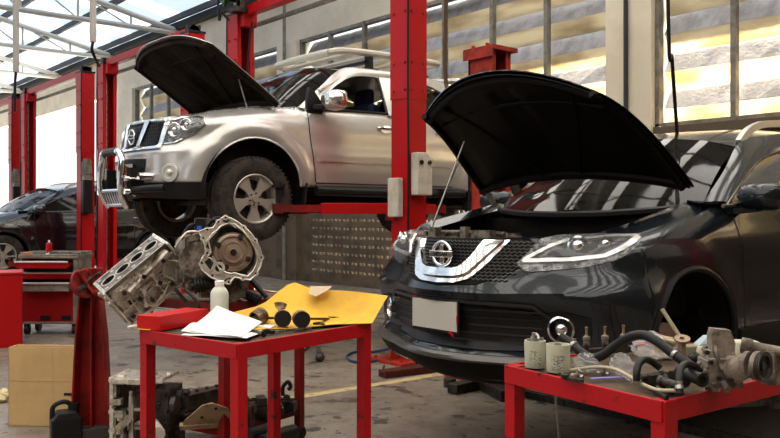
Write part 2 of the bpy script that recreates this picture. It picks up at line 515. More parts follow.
# ventilated block panel: rows of paired openings
nz = 9; pz = (VZ1-VZ0)/nz; nx = 18; px = (VX1-VX0)/nx
for j in range(nz):
    z0 = VZ0 + j*pz
    mb.b2((VX0, YW, z0), (VX1, YW+.07, z0+pz-.05))
    for i in range(nx):
        x0 = VX0 + i*px
        mb.b2((x0, YW, z0+pz-.05), (x0+.045, YW+.07, z0+pz)); mb.b2((x0+.13, YW, z0+pz-.05), (x0+.155, YW+.07, z0+pz))
        mb.b2((x0+.24, YW, z0+pz-.05), (x0+px, YW+.07, z0+pz))
struct(build('wall_lower_block', mb, M_BLOCK, smooth=0))
mb = MB()
for x0, x1 in WIN: mb.b2((x0, YW-.08, 2.35), (x1, YW+.25, 2.48))
struct(build('trim_1', mb, mat('brown sill beam', (0.10, 0.075, 0.05), .6), smooth=0, bevel=.01))
mb = MB().b2((-40, YW+.4, 0.0), (12, 24, .01)); struct(build('added_ground_outside', mb, mat('sky tinted outside paving', (.30, .37, .46), .8), smooth=0), 'added sky tinted paving outside the back wall')  # ground added outside, coloured like sky to brighten the vent openings
# windows with wide horizontal louvres
M_LA = mat('dusty grey louvre sheet', (0.34, 0.34, 0.37), .55, .3, col2=(0.24, 0.24, 0.265), scale=3, bump=.3, bscale=25, stretch=(1.5, 1, 1))
def translucent(name, ca, cb, tr, scale=2.2):
    m = bpy.data.materials.new(name); m.use_nodes = True; n = m.node_tree; o = n.nodes['Material Output']; p = n.nodes['Principled BSDF']
    t = n.nodes.new('ShaderNodeBsdfTranslucent'); mx = n.nodes.new('ShaderNodeMixShader'); tc = n.nodes.new('ShaderNodeTexCoord')
    mp = n.nodes.new('ShaderNodeMapping'); mp.inputs['Scale'].default_value = (.6, 1, 2.2)
    ns = n.nodes.new('ShaderNodeTexNoise'); ns.inputs['Scale'].default_value = scale; ns.inputs['Detail'].default_value = 6
    r = n.nodes.new('ShaderNodeMapRange'); r.inputs['From Min'].default_value = .40; r.inputs['From Max'].default_value = .66
    c = n.nodes.new('ShaderNodeMix'); c.data_type = 'RGBA'; c.inputs['A'].default_value = (*ca, 1); c.inputs['B'].default_value = (*cb, 1)
    n.links.new(tc.outputs['Object'], mp.inputs['Vector']); n.links.new(mp.outputs[0], ns.inputs['Vector']); n.links.new(ns.outputs['Fac'], r.inputs['Value']); n.links.new(r.outputs[0], c.inputs['Factor'])
    n.links.new(c.outputs['Result'], p.inputs['Base Color']); n.links.new(c.outputs['Result'], t.inputs['Color']); p.inputs['Roughness'].default_value = .5
    mx.inputs[0].default_value = tr; n.links.new(p.outputs[0], mx.inputs[1]); n.links.new(t.outputs[0], mx.inputs[2]); n.links.new(mx.outputs[0], o.inputs['Surface'])
    return m
M_LB = translucent('tan fibreglass louvre', (0.70, 0.63, 0.50), (0.46, 0.38, 0.26), .5)
for k, (x0, x1) in enumerate(WIN):
    mb = MB(); y = YW + .02
    mb.b2((x0, y-.05, 2.48), (x1, y+.06, 2.53)); mb.b2((x0, y-.05, 4.88), (x1, y+.06, 4.95))
    mb.b2((x0, y-.05, 2.48), (x0+.06, y+.06, 4.95)); mb.b2((x1-.06, y-.05, 2.48), (x1, y+.06, 4.95))
    x = x0 + 1.06
    while x < x1-.4:
        mb.b2((x-.035, y-.07, 2.48), (x+.035, y+.02, 4.95)); x += 1.08
    w = struct(build('window_%d' % (k+1), mb, M_GREYM, smooth=0, bevel=.006))
    # louvres: each has an upright tan sheet and a sloping grey sheet
    mg = MB(); mt = MB(); n = 5; ph = 2.4/n
    for i in range(n):
        z = 2.5 + i*ph
        for (A, z0, y0, z1, y1) in ((mt, z, y+.22, z+ph*.48, y+.12), (mg, z+ph*.46, y+.10, z+ph*1.04, y+.27)):
            m_ = 24; vs = []
            for q in range(m_+1):
                xx = lerp(x0+.04, x1-.04, q/m_)
                vs += [(xx, y0+.004*math.sin(q*1.7), z0), (xx, y1+.004*math.sin(q*2.1), z1), (xx, y1+.008, z1), (xx, y0+.008, z0)]
            fs = []
            for q in range(m_):
                for e in range(4): fs.append((4*q+e, 4*q+(e+1) % 4, 4*q+4+(e+1) % 4, 4*q+4+e))
            A.add(vs, fs)
    build('louvre_sheet', mt, M_LB, w, smooth=0)
    build('louvre_blade', mg, M_LA, w, smooth=0)
# pipe along the piers
mb = MB(); mb.tube([(-14.62, YW-.2, 0), (-14.62, YW-.2, 6.0)], .035)
tag(build('downpipe', mb, M_GREYM), 'grey vertical pipe on the cream pier behind the silver pickup roof', 'pipe')
mb = MB(); mb.tube([(-6.40, YW-.16, 0), (-6.40, YW-.16, 6.0)], .03)
tag(build('downpipe', mb, M_PURL), 'dark vertical conduit on the cream pier above the open black bonnet', 'pipe')
mb = MB(); mb.b2((-40, YW-.15, 6.1), (6, YW+.1, 6.28)); struct(build('trim_2', mb, M_PURL, smooth=0))

# unseen right wall, added to darken reflections on the SUV side
mb = MB().b2((4, -20, 0), (4.2, YW, 7.0)); struct(build('wall_right_added', mb, M_BLOCK, smooth=0))
mb = MB()
for x0, x1 in ((-48, -34), (-30, -25), (-21, -16), (-12, -7.5), (-3.5, 4)): mb.b2((x0, -14.25, 0), (x1, -14, 7.6))
mb.b2((-48, -14.25, 4.2), (4, -14, 7.6)); struct(build('wall_front_added', mb, M_BLOCK, smooth=0))  # unseen wall added behind the camera to cut glare and fill light
# roof: sheets glow by emission, standing in for daylight through them
def lit(name, col, s):
    m = mat(name, col, .5, emit=col, estr=s); return m
M_SKY1 = mat('pale blue glowing roof sheet', (.2, .22, .25), .6, emit=(0.52, 0.64, 0.82), estr=ROOF_B)
M_SKY3 = mat('pale glowing roof sheet', (.25, .26, .28), .6, emit=(0.80, 0.90, 1.0), estr=ROOF_B*1.45)
M_SKY2 = lit('white glowing roof sheet', (1.0, 0.95, 0.87), ROOF_E)
M_OPQ = mat('grey metal roof sheet', (0.30, 0.29, 0.28), .5)
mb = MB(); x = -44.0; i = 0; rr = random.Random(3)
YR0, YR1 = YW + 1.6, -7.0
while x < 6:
    kind = rr.choice((0, 0, 3)) if x < -12 else (1 if i % 2 == 0 else 2)  # bright white strips over the near bays are added top light
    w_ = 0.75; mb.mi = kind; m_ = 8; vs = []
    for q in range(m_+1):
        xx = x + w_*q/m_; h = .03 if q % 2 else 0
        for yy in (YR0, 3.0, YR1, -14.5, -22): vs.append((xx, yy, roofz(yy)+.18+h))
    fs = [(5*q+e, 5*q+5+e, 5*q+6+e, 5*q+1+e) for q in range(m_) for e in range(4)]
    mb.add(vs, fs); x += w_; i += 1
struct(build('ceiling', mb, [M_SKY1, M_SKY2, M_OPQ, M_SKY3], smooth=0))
# purlins
mb = MB(); y = YW - .3
while y > -21:
    mb.b2((-44, y-.04, roofz(y)+.02), (6, y+.04, roofz(y)+.16)); y -= 1.35
struct(build('roof_purlins', mb, M_PURL, smooth=0), 'dark steel purlins under the glowing roof sheets')
# eave overhang outside
tx = [-37.7, -33.3, -28.9, -24.3, -19.9, -15.5, -11.1, -6.7, -2.3, 2.1]
proto = None
mb = MB(); P0 = V((0, YW-.1, 6.05)); yy = YW - .1
mb.tube([(0, YW-.05, roofz(YW)-.08), (0, -7, roofz(-7)-.08), (0, -20, roofz(-20)-.08)], .075, 8)
mb.tube([(0, YW-.05, 6.02), (0, -20, 6.02)], .065, 8)
y = YW - 1.3; k = 0
while y > -20:
    zt = roofz(y)-.08
    mb.tube([(0, y, 6.02), (0, y, zt)], .028, 6)
    mb.tube([(0, y, 6.02), (0, y-1.3, roofz(y-1.3)-.08)], .022, 6)
    y -= 1.3
for i, x in enumerate(tx):
    if proto is None:
        proto = struct(build('roof_truss', mb, M_TRUSS), 'off white tubular steel roof truss'); proto.location.x = x
    else:
        o = proto.copy(); COL.objects.link(o); o.location.x = x

# ================================================================== LIFTS
def post_mesh(x, y, h, face, sleeve=True):
    """U channel open towards face (+1: +x)"""
    mb = MB(); w, d = .24, .22; t = .018
    mb.b2((x-w/2, y-d/2, 0), (x+w/2, y-d/2+t, h)); mb.b2((x-w/2, y+d/2-t, 0), (x+w/2, y+d/2, h))
    bx = x - face*(w/2 - t/2); mb.b2((bx-t/2, y-d/2, 0), (bx+t/2, y+d/2, h))
    lx = x + face*(w/2 - t/2)
    mb.b2((lx-t/2, y-d/2, 0), (lx+t/2, y-d/2+.05, h)); mb.b2((lx-t/2, y+d/2-.05, 0), (lx+t/2, y+d/2, h))
    if sleeve:
        mb.b2((x-w/2-.008, y-d/2-.008, 2.42), (x+w/2+.008, y-d/2, h+.01)); mb.b2((x-w/2-.008 if face > 0 else x+w/2, y-d/2, 2.42), (x-w/2 if face > 0 else x+w/2+.008, y+d/2, h+.01))
    return mb
def make_lift(x0, x1, y, h, label, arms_z=None, cap=True, motor=True, single=None, mt=M_RED, beam=True, am_=None, ph=.09):
    loc = V((x0, y, 0)) if single != 'far' else V((x1, y, 0))
    t = thing('two_post_lift', label, 'vehicle lift', loc, 0, 'two post lifts along the back wall')
    def bld(n, mb, m, par=t, **k):
        mb.v = [p - loc for p in mb.v]; return build(n, mb, m, par, **k)
    xs = [(x0, 1), (x1, -1)]   # far post opens to +x, near post opens to -x
    if single == 'far': xs = [(x1, -1)]
    for x, f in xs:
        p = bld('post', post_mesh(x, y, h, f), mt, smooth=0, bevel=.006)
        mb = MB(); mb.b2((x-.24, y-.30, 0), (x+.24, y+.30, .025)); mb.bar((x, y-.18, .03), (x, y-.11, .35), .02, .12)
        for a in (-.18, .18):
            for c in (-.25, .25): mb.cyl((x+a, y+c, .02), (x+a, y+c, .05), .018, n=6)
        bld('base_plate', mb, M_REDW, smooth=0)
        # bolts on the outer faces
        mb = MB()
        for zz in (2.5, 2.75, h-.55, h-.3):
            for a in (-.08, .08): mb.cyl((x+a, y-.11, zz), (x+a, y-.132, zz), .014, n=6)
            for a in (-.07, .07): mb.cyl((x-f*.12, y+a, zz), (x-f*.142, y+a, zz), .014, n=6)
        bld('bolt', mb, M_REDW, p)
        # inner screw and cable
        mb = MB(); mb.cyl((x-.02*f, y, .1), (x-.02*f, y, h-.1), .022, n=10)
        bld('lifting_screw', mb, M_STEEL)
        mb = MB(); mb.tube(cat([(x-f*.13, y-.115, h+.02), (x-f*.128, y-.122, h-1), (x-f*.13, y-.116, h-2), (x-f*.128, y-.12, 1.2), (x-f*.13, y-.118, .2)], 4), .011, 6)
        bld('cable', mb, M_BLK)
        if cap:
            mb = MB(); mb.b2((x-.14, y-.12, h), (x+.14, y+.12, h+.03)); mb.b2((x-.05, y-.09, h+.03), (x+.05, y+.09, h+.12))
            bld('pulley_housing', mb, M_BLK)
            mb = MB(); mb.cyl((x-.05, y, h+.05), (x+.05, y, h+.05), .07, n=16); bld('pulley', mb, M_STEEL)
    if beam:
        a = x0 if single != 'far' else x0
        mb = MB(); mb.b2((x0+.10, y-.06, h-.02), (x1-.10, y+.06, h+.09)); mb.b2((x0+.12, y-.09, h-.16), (x0+.24, y+.09, h)); mb.b2((x1-.24, y-.09, h-.16), (x1-.12, y+.09, h))
        bld('overhead_beam', mb, mt, smooth=0, bevel=.005)
        mb = MB(); mb.tube([(x0+.25, y+.10, h-.12), (x1-.25, y+.10, h-.12)], .03); bld('cross_pipe', mb, M_GREYM)
    if motor:
        x = x1; mb = MB(); z = 2.0
        mb.cyl((x+.19, y-.05, z), (x+.19, y-.05, z+.26), .075, n=20); mb.cyl((x+.19, y-.05, z+.26), (x+.19, y-.05, z+.30), .06, n=20)
        for i in range(12):
            an = 2*PI*i/12; mb.box((x+.19+.078*math.cos(an), y-.05+.078*math.sin(an), z+.13), (.014, .006, .22), (0, 0, an))
        mb.b2((x+.12, y-.12, z-.06), (x+.28, y+.02, z)); mb.b2((x+.26, y-.10, z+.05), (x+.30, y, z+.18))
        bld('motor', mb, M_GREYM)
        mb = MB(); mb.b2((x+.13, y-.13, z-.62), (x+.27, y+.03, z-.06)); bld('oil_tank', mb, M_BLK, bevel=.02)
    if arms_z is not None:
        for x, f in xs:
            mb = MB(); mb.b2((x-.06, y-.085, arms_z-.12), (x+.06, y+.085, arms_z+.55)); mb.b2((x+f*.05, y-.13, arms_z-.14), (x+f*.19, y+.13, arms_z-.0))
            bld('carriage', mb, mt, smooth=0, bevel=.006)
            for sgn, L1, ang in ((-1, 1.05, 14), (1, 1.0, 14)):
                ar = math.radians(ang + 14); base = V((x+f*.14, y+sgn*.10, arms_z-.03)); dr = V((f*math.sin(ar), sgn*math.cos(ar), 0))
                mb = MB(); mb.bar(base, base+dr*.66, .12, .10)
                e = base+dr*L1
                am = bld('arm', mb, am_ or mt, smooth=30, bevel=.004)
                mb = MB(); mb.bar(base+dr*.5, e, .08, .065); mb.cyl(e-V((0,0,.045)), e+V((0,0,.045)), .055, n=16); bld('arm_extension', mb, M_REDD if am_ is None else am_, am, smooth=30)
                mb = MB(); mb.cyl(e+V((0,0,.04)), e+V((0,0,ph)), .025, n=10); mb.cyl(e+V((0,0,ph)), e+V((0,0,ph+.025)), .065, n=16)
                bld('lift_pad', mb, M_RUB, am)
    return t
LY = 5.08
liftA = make_lift(-8.97, -5.84, LY, 3.77, 'tall bright red two post lift holding up the silver pickup', arms_z=1.44, motor=False, ph=.19)
make_lift(-13.3, -10.25, LY, 3.77, 'empty red two post lift whose near post stands behind the raised silver bonnet', motor=False)
make_lift(-17.5, -14.28, LY, 3.77, 'red two post lift with a grey motor, holding the black car at left', arms_z=.55)
make_lift(-21.6, -18.35, LY, 3.77, 'farthest red two post lift at the left edge with a grey motor', arms_z=None)
# dark car's own lift: short posts without an overhead beam
lf = make_lift(-4.80, -1.68, LY, 2.70, 'short orange red two post lift behind the raised black bonnet', mt=M_REDW, beam=False, motor=False, cap=False, arms_z=.40, am_=M_DSTEEL)
loc = lf.location
for x in (-4.80, -1.68):
    mb = MB(); mb.b2((x-.17, LY-.15, 2.70), (x+.17, LY+.15, 2.735)); mb.b2((x-.17, LY-.155, 2.64), (x+.17, LY-.145, 2.72)); mb.v = [p-loc for p in mb.v]; build('top_cap', mb, M_REDW, lf, smooth=0)
mb = MB(); p0 = V((-4.93, LY-.08, 2.50)); mb.tube(cat([p0+V((0,0,0)), p0+V((-.07,-.04,-.05)), p0+V((-.20,-.06,-.07)), p0+V((-.27,-.06,.08)), p0+V((-.26,-.06,1.0)), p0+V((-.25,-.06,3.4))], 8), .018, 8)
tag(build('air_hose', mb, mat('brown rubber hose', (0.09, 0.05, 0.03), .6)), 'brown hose hanging in a loop beside the short orange red lift post', 'hose')
# boxes on near post of the pickup lift
mb = MB(); c = V((-5.84, LY, 0)) - V(liftA.location)
p = V((-5.84, LY-.12, 1.35)) - V(liftA.location)
mb.box(p + V((-.01, -.035, .16)), (.15, .07, .36)); build('junction_box', mb, M_WARM, liftA, smooth=0, bevel=.012)
mb = MB(); p = V((-5.84+.13, LY, 1.53)) - V(liftA.location)
mb.prism([(-.09, 0), (.09, 0), (.09, .32), (.04, .39), (-.09, .39)], p, V((0,1,0)), V((0,0,1)), V((.10, 0, 0))); build('control_box', mb, M_WARM, liftA, smooth=0, bevel=.01)
mb = MB(); mb.cyl(p + V((.10, -.05, .3)), p + V((.115, -.05, .3)), .02, n=14); mb.cyl(p + V((.10, .05, .3)), p + V((.115, .05, .3)), .02, n=14); build('push_button', mb, M_BLK, liftA)
# green hose reel at top of the far post
q = V((-8.97, LY, 3.9)) - V(liftA.location)
r0 = V((-8.82, LY-.22, 4.02))
t = thing('hose_reel', 'green and black hose reel on top of the red post behind the silver pickup', 'hose reel', r0)
mb = MB(); mb.lathe([(.03, -.08), (.19, -.08), (.19, -.06), (.13, -.05), (.13, .05), (.19, .06), (.19, .08), (.03, .08)], (0,0,0), (0.35, 1, 0), 28); build('drum', mb, M_BLK, t)
mb = MB(); mb.lathe([(.13, -.03), (.165, -.03), (.165, .03), (.13, .03)], (-.02, -.06, 0), (0.35, 1, 0), 28); build('hose_coil', mb, mat('green hose', (.02, .22, .05), .5), t)
mb = MB(); mb.b2((-.02, -.02, -.26), (.14, .24, -.20)); mb.b2((0, .1, -.22), (.05, .16, .02)); build('bracket', mb, M_DSTEEL, t)

# hanging conduits and cables
def hang(name, label, cat_, pts, r, m, n=8):
    mb = MB(); mb.tube(cat(pts, 6), r, n); tag(build(name, mb, m), label, cat_)
p = at(93, 42, 12.2)
hang('hanging_conduit', 'cream drop pipe hanging from the roof above the red lift posts', 'pipe', [V((p.x, p.y, 7.2)), V((p.x, p.y, p.z+.6)), p], .05, M_TRUSS)
hang('hanging_cable', 'dark cable looping down from the cream drop pipe to a red post', 'cable', [p, at(92, 50, 12.2), at(96, 60, 12.4), at(99, 66, 13.0)], .022, M_BLK)
p = at(16, 72, 13.5)
hang('hanging_conduit', 'cream drop pipe hanging near the left edge in front of the farthest red lift', 'pipe', [V((p.x, p.y, 7.4)), V((p.x, p.y, p.z+.6)), p], .05, M_TRUSS)
hang('hanging_cable', 'dark cable hanging straight down below the left cream drop pipe', 'cable', [p, at(15, 85, 13.5), at(15, 112, 13.5)], .022, M_BLK)
p = at(668, 0, 5.6)
hang('hanging_cable', 'thin black cable hanging in front of the right window to the dark car', 'cable', [V((p.x-.05, p.y, 6.6)), p, at(672, 60, 5.7), at(677, 133, 5.9)], .013, M_BLK)
hang('hanging_cable', 'thin dark cable hanging beside the red post behind the silver pickup bonnet', 'cable', [at(252, 22, 9.9), at(249, 50, 9.9), at(248, 75, 9.9), at(255, 92, 9.9)], .014, M_BLK)
hang('hanging_cable', 'thin black wire hanging from the roof to the green hose reel', 'cable', [V((-9.6, LY, 6.9)), at(218, 0, 10.0), at(222, 12, 10.0), at(229, 20, 10.0)], .016, M_BLK)
# ================================================================== CARS
def loft3(mb, A, B, n=16, m=8, bulge=0.0, th=0.01, bdir=None, ease=None):
    """sheet between two 3D polylines, with thickness along its normal"""
    A = resamp(A, n); B = resamp(B, n); G = []
    for j in range(m+1):
        t = j/m; row = []
        for i in range(n+1):
            p = A[i].lerp(B[i], t)
            if bulge:
                p = p + V(bdir or (0,0,1))*bulge*4*t*(1-t)
            row.append(p)
        G.append(row)
    return grid3(mb, G, th)
def grid3(mb, G, th):
    m = len(G)-1; n = len(G[0])-1; O = []
    for j in range(m+1):
        row = []
        for i in range(n+1):
            a = G[j][min(i+1, n)] - G[j][max(i-1, 0)]; b = G[min(j+1, m)][i] - G[max(j-1, 0)][i]
            nn = a.cross(b)
            row.append(G[j][i] - (nn.normalized()*th if nn.length > 1e-9 else V((0,0,th))))
        O.append(row)
    W = n+1; N = W*(m+1)
    vs = [p for r in G for p in r] + [p for r in O for p in r]; fs = []
    for j in range(m):
        for i in range(n):
            a = j*W+i; fs.append((a, a+1, a+W+1, a+W)); a += N; fs.append((a, a+W, a+W+1, a+1))
    for i in range(n):
        fs.append((i+1, i, N+i, N+i+1)); a = m*W+i; fs.append((a, a+1, N+a+1, N+a))
    for j in range(m):
        a = j*W; fs.append((a, a+W, N+a+W, N+a)); a = j*W+n; fs.append((a+W, a, N+a, N+a+W))
    return mb.add(vs, fs)
def mir(pts): return [V((-p[0], p[1], p[2])) for p in pts]
def full(pts):
    """mirror a half polyline (starting on the centre line) to a whole one"""
    h = [V(p) for p in pts]; return [V((-p.x, p.y, p.z)) for p in reversed(h[1:])] + h
def hood_panel(hy, hz, W, th, Lc, Lk, crown, nose, rear, P, paint, under, parent, ribs=True, ncut=2.6, wf=1.0):
    """bonnet hinged at (hy,hz), raised by th degrees; Lc length on centre line, Lk how much the corners are shorter"""
    c, s = math.cos(math.radians(th)), math.sin(math.radians(th))
    f = V((0, -c, s)); nn = V((0, s, c))
    def S(u, v, o=0.0):
        a = abs(u)
        q0 = rear*(1-a**2); q1 = Lc - Lk*a**ncut
        q = lerp(q0, q1, v); w = W*(1 - (1-wf)*v**1.5)
        h = crown*(1-a**2.2)*(0.4+.6*math.sin(PI*min(v,1)*.55)) - nose*v**4 - P*a**6
        return V((u*w, hy, hz)) + f*q + nn*(h+o)
    nu, nv = 40, 24
    G = [[S(-1+2*i/nu, j/nv) for i in range(nu+1)] for j in range(nv+1)]
    mb = MB(); grid3(mb, G, .006)
    hood = build('bonnet', mb, paint, parent, 40)
    mb = MB()
    # pressed liner under the skin: perimeter frame and ribs
    G = [[S((-1+2*i/nu)*.985, .01 + .97*j/nv, -.012 - .012*(1 if (0.12 < j/nv < .86 and .14 < abs(-1+2*i/nu) < .8) else 0)) for i in range(nu+1)] for j in range(nv+1)]
    grid3(mb, G, -.006)
    for sg in (-1, 1):
        mb.tube([S(sg*(.93), v, -.022) for v in [k/14 for k in range(15)]], .020, 8)
        mb.tube([S(sg*(.18+.5*v), .08+.80*v, -.026) for v in [k/10 for k in range(11)]], .016, 6)
    mb.tube([S(-.92+1.84*k/24, .93, -.022) for k in range(25)], .024, 8)
    mb.tube([S(-.85+1.7*k/24, .78 - .08*(1-(k/12-1)**2), -.024) for k in range(25)], .014, 6)
    mb.tube([S(-.95+1.9*k/24, .04, -.024) for k in range(25)], .026, 8)
    build('bonnet_liner', mb, under, hood, 40)
    mb = MB(); p = S(.0, .93, -.03); mb.box(p, (.10, .02, .02)); build('bonnet_latch', mb, M_ALUD, hood)
    return hood, S

# ------------------------------------------------------------------ dark SUV
SUV_LOC = V((-3.19, 2.97, 0.30))
SU = Shell([(0, 0), (.18, .02), (.34, .08), (.50, .165), (.66, .25), (.80, .335), (.875, .45), (.902, .62), (.91, .90), (.91, 1.3), (.91, 2.4), (.91, 3.6), (.88, 4.2), (.78, 4.5), (.5, 4.62), (0, 4.64)],
    [(.16, .20), (.20, .08), (.25, .03), (.30, .0), (.325, -.03), (.35, .0), (.39, .06), (.52, .05), (.60, .0), (.66, -.015), (.74, .03), (.82, .065), (.90, .09), (.97, .14), (1.2, .3)],
    [(.20, .10), (.26, .04), (.45, .01), (.62, .0), (.74, .012), (.84, .006), (.92, .02), (1.0, .045), (1.12, .075), (1.3, .1)], SUV_LOC, .55, 1.15)
_old = Shell.__call__
YU = {}
def suv_T(u):
    y = SU.base(u)[0].y; x = abs(SU.base(u)[0].x)
    if y > 4.4: return 1.15
    return pl([(0, .93), (.06, .93), (.3, .955), (.6, 1.0), (.95, 1.07), (1.25, 1.13), (1.45, 1.11), (2.4, 1.12), (4.2, 1.2)], y)
def suv_B(u):
    y = SU.base(u)[0].y; b = pl([(0, .18), (.1, .18), (.5, .22), (4.3, .26), (4.6, .35)], y)
    if abs(SU.base(u)[0].x) < .6 : return b
    for yc in (.95, 3.655):
        d = abs(y-yc)
        if d < .42: b = max(b, .35 + math.sqrt(.42**2-d*d))
    return b
class SuvSurf:
    def __init__(s): s.o = SU.o; s.grid = None
    base = lambda s, u: SU.base(u)
    def __call__(s, u, z, off=0.0):
        y = SU.base(u)[0].y
        T = suv_T(u); k = max(0, z-(T-.16))/.16
        ext = (.13*k**2.2) if (.12 < y < 1.5) else 0
        if 1.2 < y < 1.5: ext *= (1.5-y)/.3
        if .12 < y < .4: ext *= (y-.12)/.28
        # wheel arch flare and lower door scallop
        for yc in (.95, 3.655):
            d = math.hypot(y-yc, z-.35)
            if .36 < d < .60 and z > .2: ext -= .016*(1-abs(d-.46)/.14) if abs(d-.46) < .14 else 0
        a = abs(u)
        if .35 < a < 1.45 and z < .80: ext -= .06*math.sin(PI*(a-.35)/1.1)**2*min(1, (.80-z)/.12)
        return SU(u, z, off-ext)
    pix = Shell.pix
S1 = SuvSurf()
ys = [0, .03]; 
SUS = []
u = 0
while u < SU.L[-1]:
    SUS.append(u); y = SU.base(u)[0].y
    near = min(abs(y-.53), abs(y-1.37), abs(y-3.235), abs(y-4.075))
    u += .015 if near < .07 else .04
SUS.append(SU.L[-1]); SUS = [-x for x in reversed(SUS[1:])] + SUS
def sidep(lat0, lat1, z0, z1, pw=1.2):
    def f(y, z, off=0.0, sg=1):
        t = min(max((z-z0)/(z1-z0), 0), 1.1); return V((sg*(lerp(lat0, lat1, t**pw)+off), y, z))
    return f
def P3(L, f): return [f(a, b) for a, b in L]

def arch_liner(sg, yc, zc, r, xo, xi):
    mb = MB(); P = [(r*math.cos(math.radians(-8 + 196*k/24)), r*math.sin(math.radians(-8 + 196*k/24))) for k in range(25)]; vs = []
    for y, z in P: vs += [(sg*xo, yc+y, zc+z), (sg*xi, yc+y, zc+z)]
    mb.add(vs, [(2*i, 2*i+2, 2*i+3, 2*i+1) for i in range(24)] + [tuple(2*i+1 for i in range(25))]); return mb
def build_suv(loc, rz, paint, label, cat_, opened, detail=True, wheels=(0,1,2,3)):
    t = thing('suv', label, cat_, loc, rz)
    # ---- outer skin
    mb = MB(); shell_mesh(mb, S1, SUS, suv_T, suv_B, 22)
    o = build('body_shell', mb, paint, t, 32)
    sol = o.modifiers.new('thick', 'SOLIDIFY'); sol.thickness = .012; sol.offset = -1
    # arch trim, liner
    for yc in (.95, 3.655):
        for sg in (1, -1):
            mb = MB(); pts = []
            for k in range(25):
                a = PI*k/24; y = yc - .425*math.cos(a); z = .35 + .425*math.sin(a)
                uu = SU.arcy(y)*sg; pts.append(S1(uu, z, .004))
            mb.tube(pts, .018, 6); build('wheel_arch_trim', mb, M_BLK, t)
            mb = arch_liner(sg, yc, .35, .44, .88, .46)
            build('wheel_arch_liner', mb, M_BLKM, t)
    mb = MB(); mb.b2((-.72, 1.42, .20), (.72, 3.2, .32)); mb.b2((-.45, .25, .18), (.45, 1.5, .34)); mb.b2((-.45, 3.1, .22), (.45, 4.4, .4)); build('underbody', mb, M_BLKM, t, smooth=0)
    # ---- glasshouse
    f = sidep(.835, .60, 1.10, 1.60)
    cowl = [(0, 1.02, 1.05), (.30, 1.05, 1.055), (.58, 1.15, 1.075), (.76, 1.30, 1.10)]
    rtop = [(0, 1.80, 1.545), (.25, 1.82, 1.54), (.46, 1.88, 1.515), (.605, 1.98, 1.475)]
    mb = MB(); loft3(mb, full(cowl), full(rtop), 28, 10, .035, .006, (0, -.55, .83)); build('windscreen', mb, M_GLASS, t)
    mb = MB(); ed = full(cowl)
    mb.tube([p + V((0,-.02,0)) for p in resamp(ed, 30)], .022, 6); build('cowl_trim', mb, M_BLK, t)
    roof_e = [(1.98, 1.475), (2.3, 1.545), (2.8, 1.595), (3.3, 1.61), (4.0, 1.56), (4.35, 1.46)]
    win_t = [(1.41, 1.108), (1.80, 1.30), (2.15, 1.415), (2.6, 1.485), (3.3, 1.50), (3.85, 1.42), (4.15, 1.22)]
    nn = 24
    def Le(sg): return [V((sg*(.605 - .0*(k/10)), lerp(1.98, 4.35, k/10), pl(roof_e, lerp(1.98, 4.35, k/10)))) for k in range(11)]
    rows = []
    for k in range(13):
        tt = k/12; y = lerp(1.98, 4.35, tt); e = pl(roof_e, y); yc0 = lerp(1.80, 4.42, tt); row = []
        for i in range(21):
            a = -1 + 2*i/20; row.append(V((a*.605, lerp(yc0, y, abs(a)**2.2), e + .07*(1-abs(a)**2.4))))
        rows.append(row)
    mb = MB(); grid3(mb, rows, .012); build('roof', mb, paint, t)
    mb = MB(); loft3(mb, [V((x, 4.37+.03*(1-abs(x)), 1.48+.06*(1-abs(x)))) for x in (-.6, -.3, 0, .3, .6)], [V((x, 4.60, 1.13)) for x in (-.78, -.4, 0, .4, .78)], 12, 6, .02, .01, (0,1,0)); build('rear_window', mb, M_GLASS, t)
    for sg in (1, -1):
        pil = [V((sg*p[0], p[1], p[2])) for p in (cowl[-1], ((.76+.605)/2+.02, 1.64, 1.30), rtop[-1])] + [V((sg*.605, y, z)) for y, z in roof_e[1:]] + [V((sg*.72, 4.55, 1.2))]
        win = [f(y, z, 0, sg) for y, z in win_t] + [f(4.3, 1.16, 0, sg)]
        mb = MB(); A = resamp(cat(pil, 4), 40); B = resamp(cat(win, 4), 40)
        loft3(mb, A, B, 40, 5, .012, .02, (sg*.8, 0, .6)); build('roof_pillar', mb, paint, t)
        base = [f(1.41, 1.108, 0, sg), f(2.4, 1.125, 0, sg), f(3.3, 1.15, 0, sg), f(4.3, 1.18, 0, sg)]
        mb = MB(); loft3(mb, [p - V((sg*.012,0,0)) for p in resamp(cat(win, 4), 30)], [p - V((sg*.012,0,0)) for p in resamp(base, 30)], 30, 4, 0, .005); build('side_window', mb, M_GLASS, t)
        mb = MB(); mb.tube(cat([f(y, z, .006, sg) for y, z in win_t], 5), .011, 6); mb.tube([f(1.36, 1.10, .012, sg), f(2.4, 1.118, .012, sg), f(4.3, 1.18, .008, sg)], .012, 6)
        build('window_chrome', mb, M_STEEL, t)
        mb = MB()
        for y0 in (2.62,):
            mb.bar(f(y0, 1.12, .002, sg), f(y0+.02, 1.52, .002, sg), .02, .07, (0,1,0))
        build('door_pillar', mb, M_BLK, t)
        # belt shelf from the skin to the glass
        mb = MB(); A = []; B = []
        for y in [1.22 + .2*k for k in range(16)]:
            uu = SU.arcy(y)*sg; A.append(S1(uu, suv_T(uu))); B.append(f(y, 1.115 + .02*(y-1.3)/1.5, -.02, sg))
        loft3(mb, A, B, 30, 2, 0, .008); build('belt_line', mb, paint, t)
        # roof rail
        mb = MB(); rp = cat([(sg*.575, 2.06, 1.505), (sg*.58, 2.20, 1.60), (sg*.585, 2.50, 1.655), (sg*.585, 3.4, 1.69), (sg*.57, 4.0, 1.63), (sg*.565, 4.05, 1.58)], 5)
        for p, q in zip(rp, rp[1:]): mb.bar(p, q, .035, .045)
        build('roof_rail', mb, mat('satin silver', (.62, .6, .55), .35, .6), t, 60)
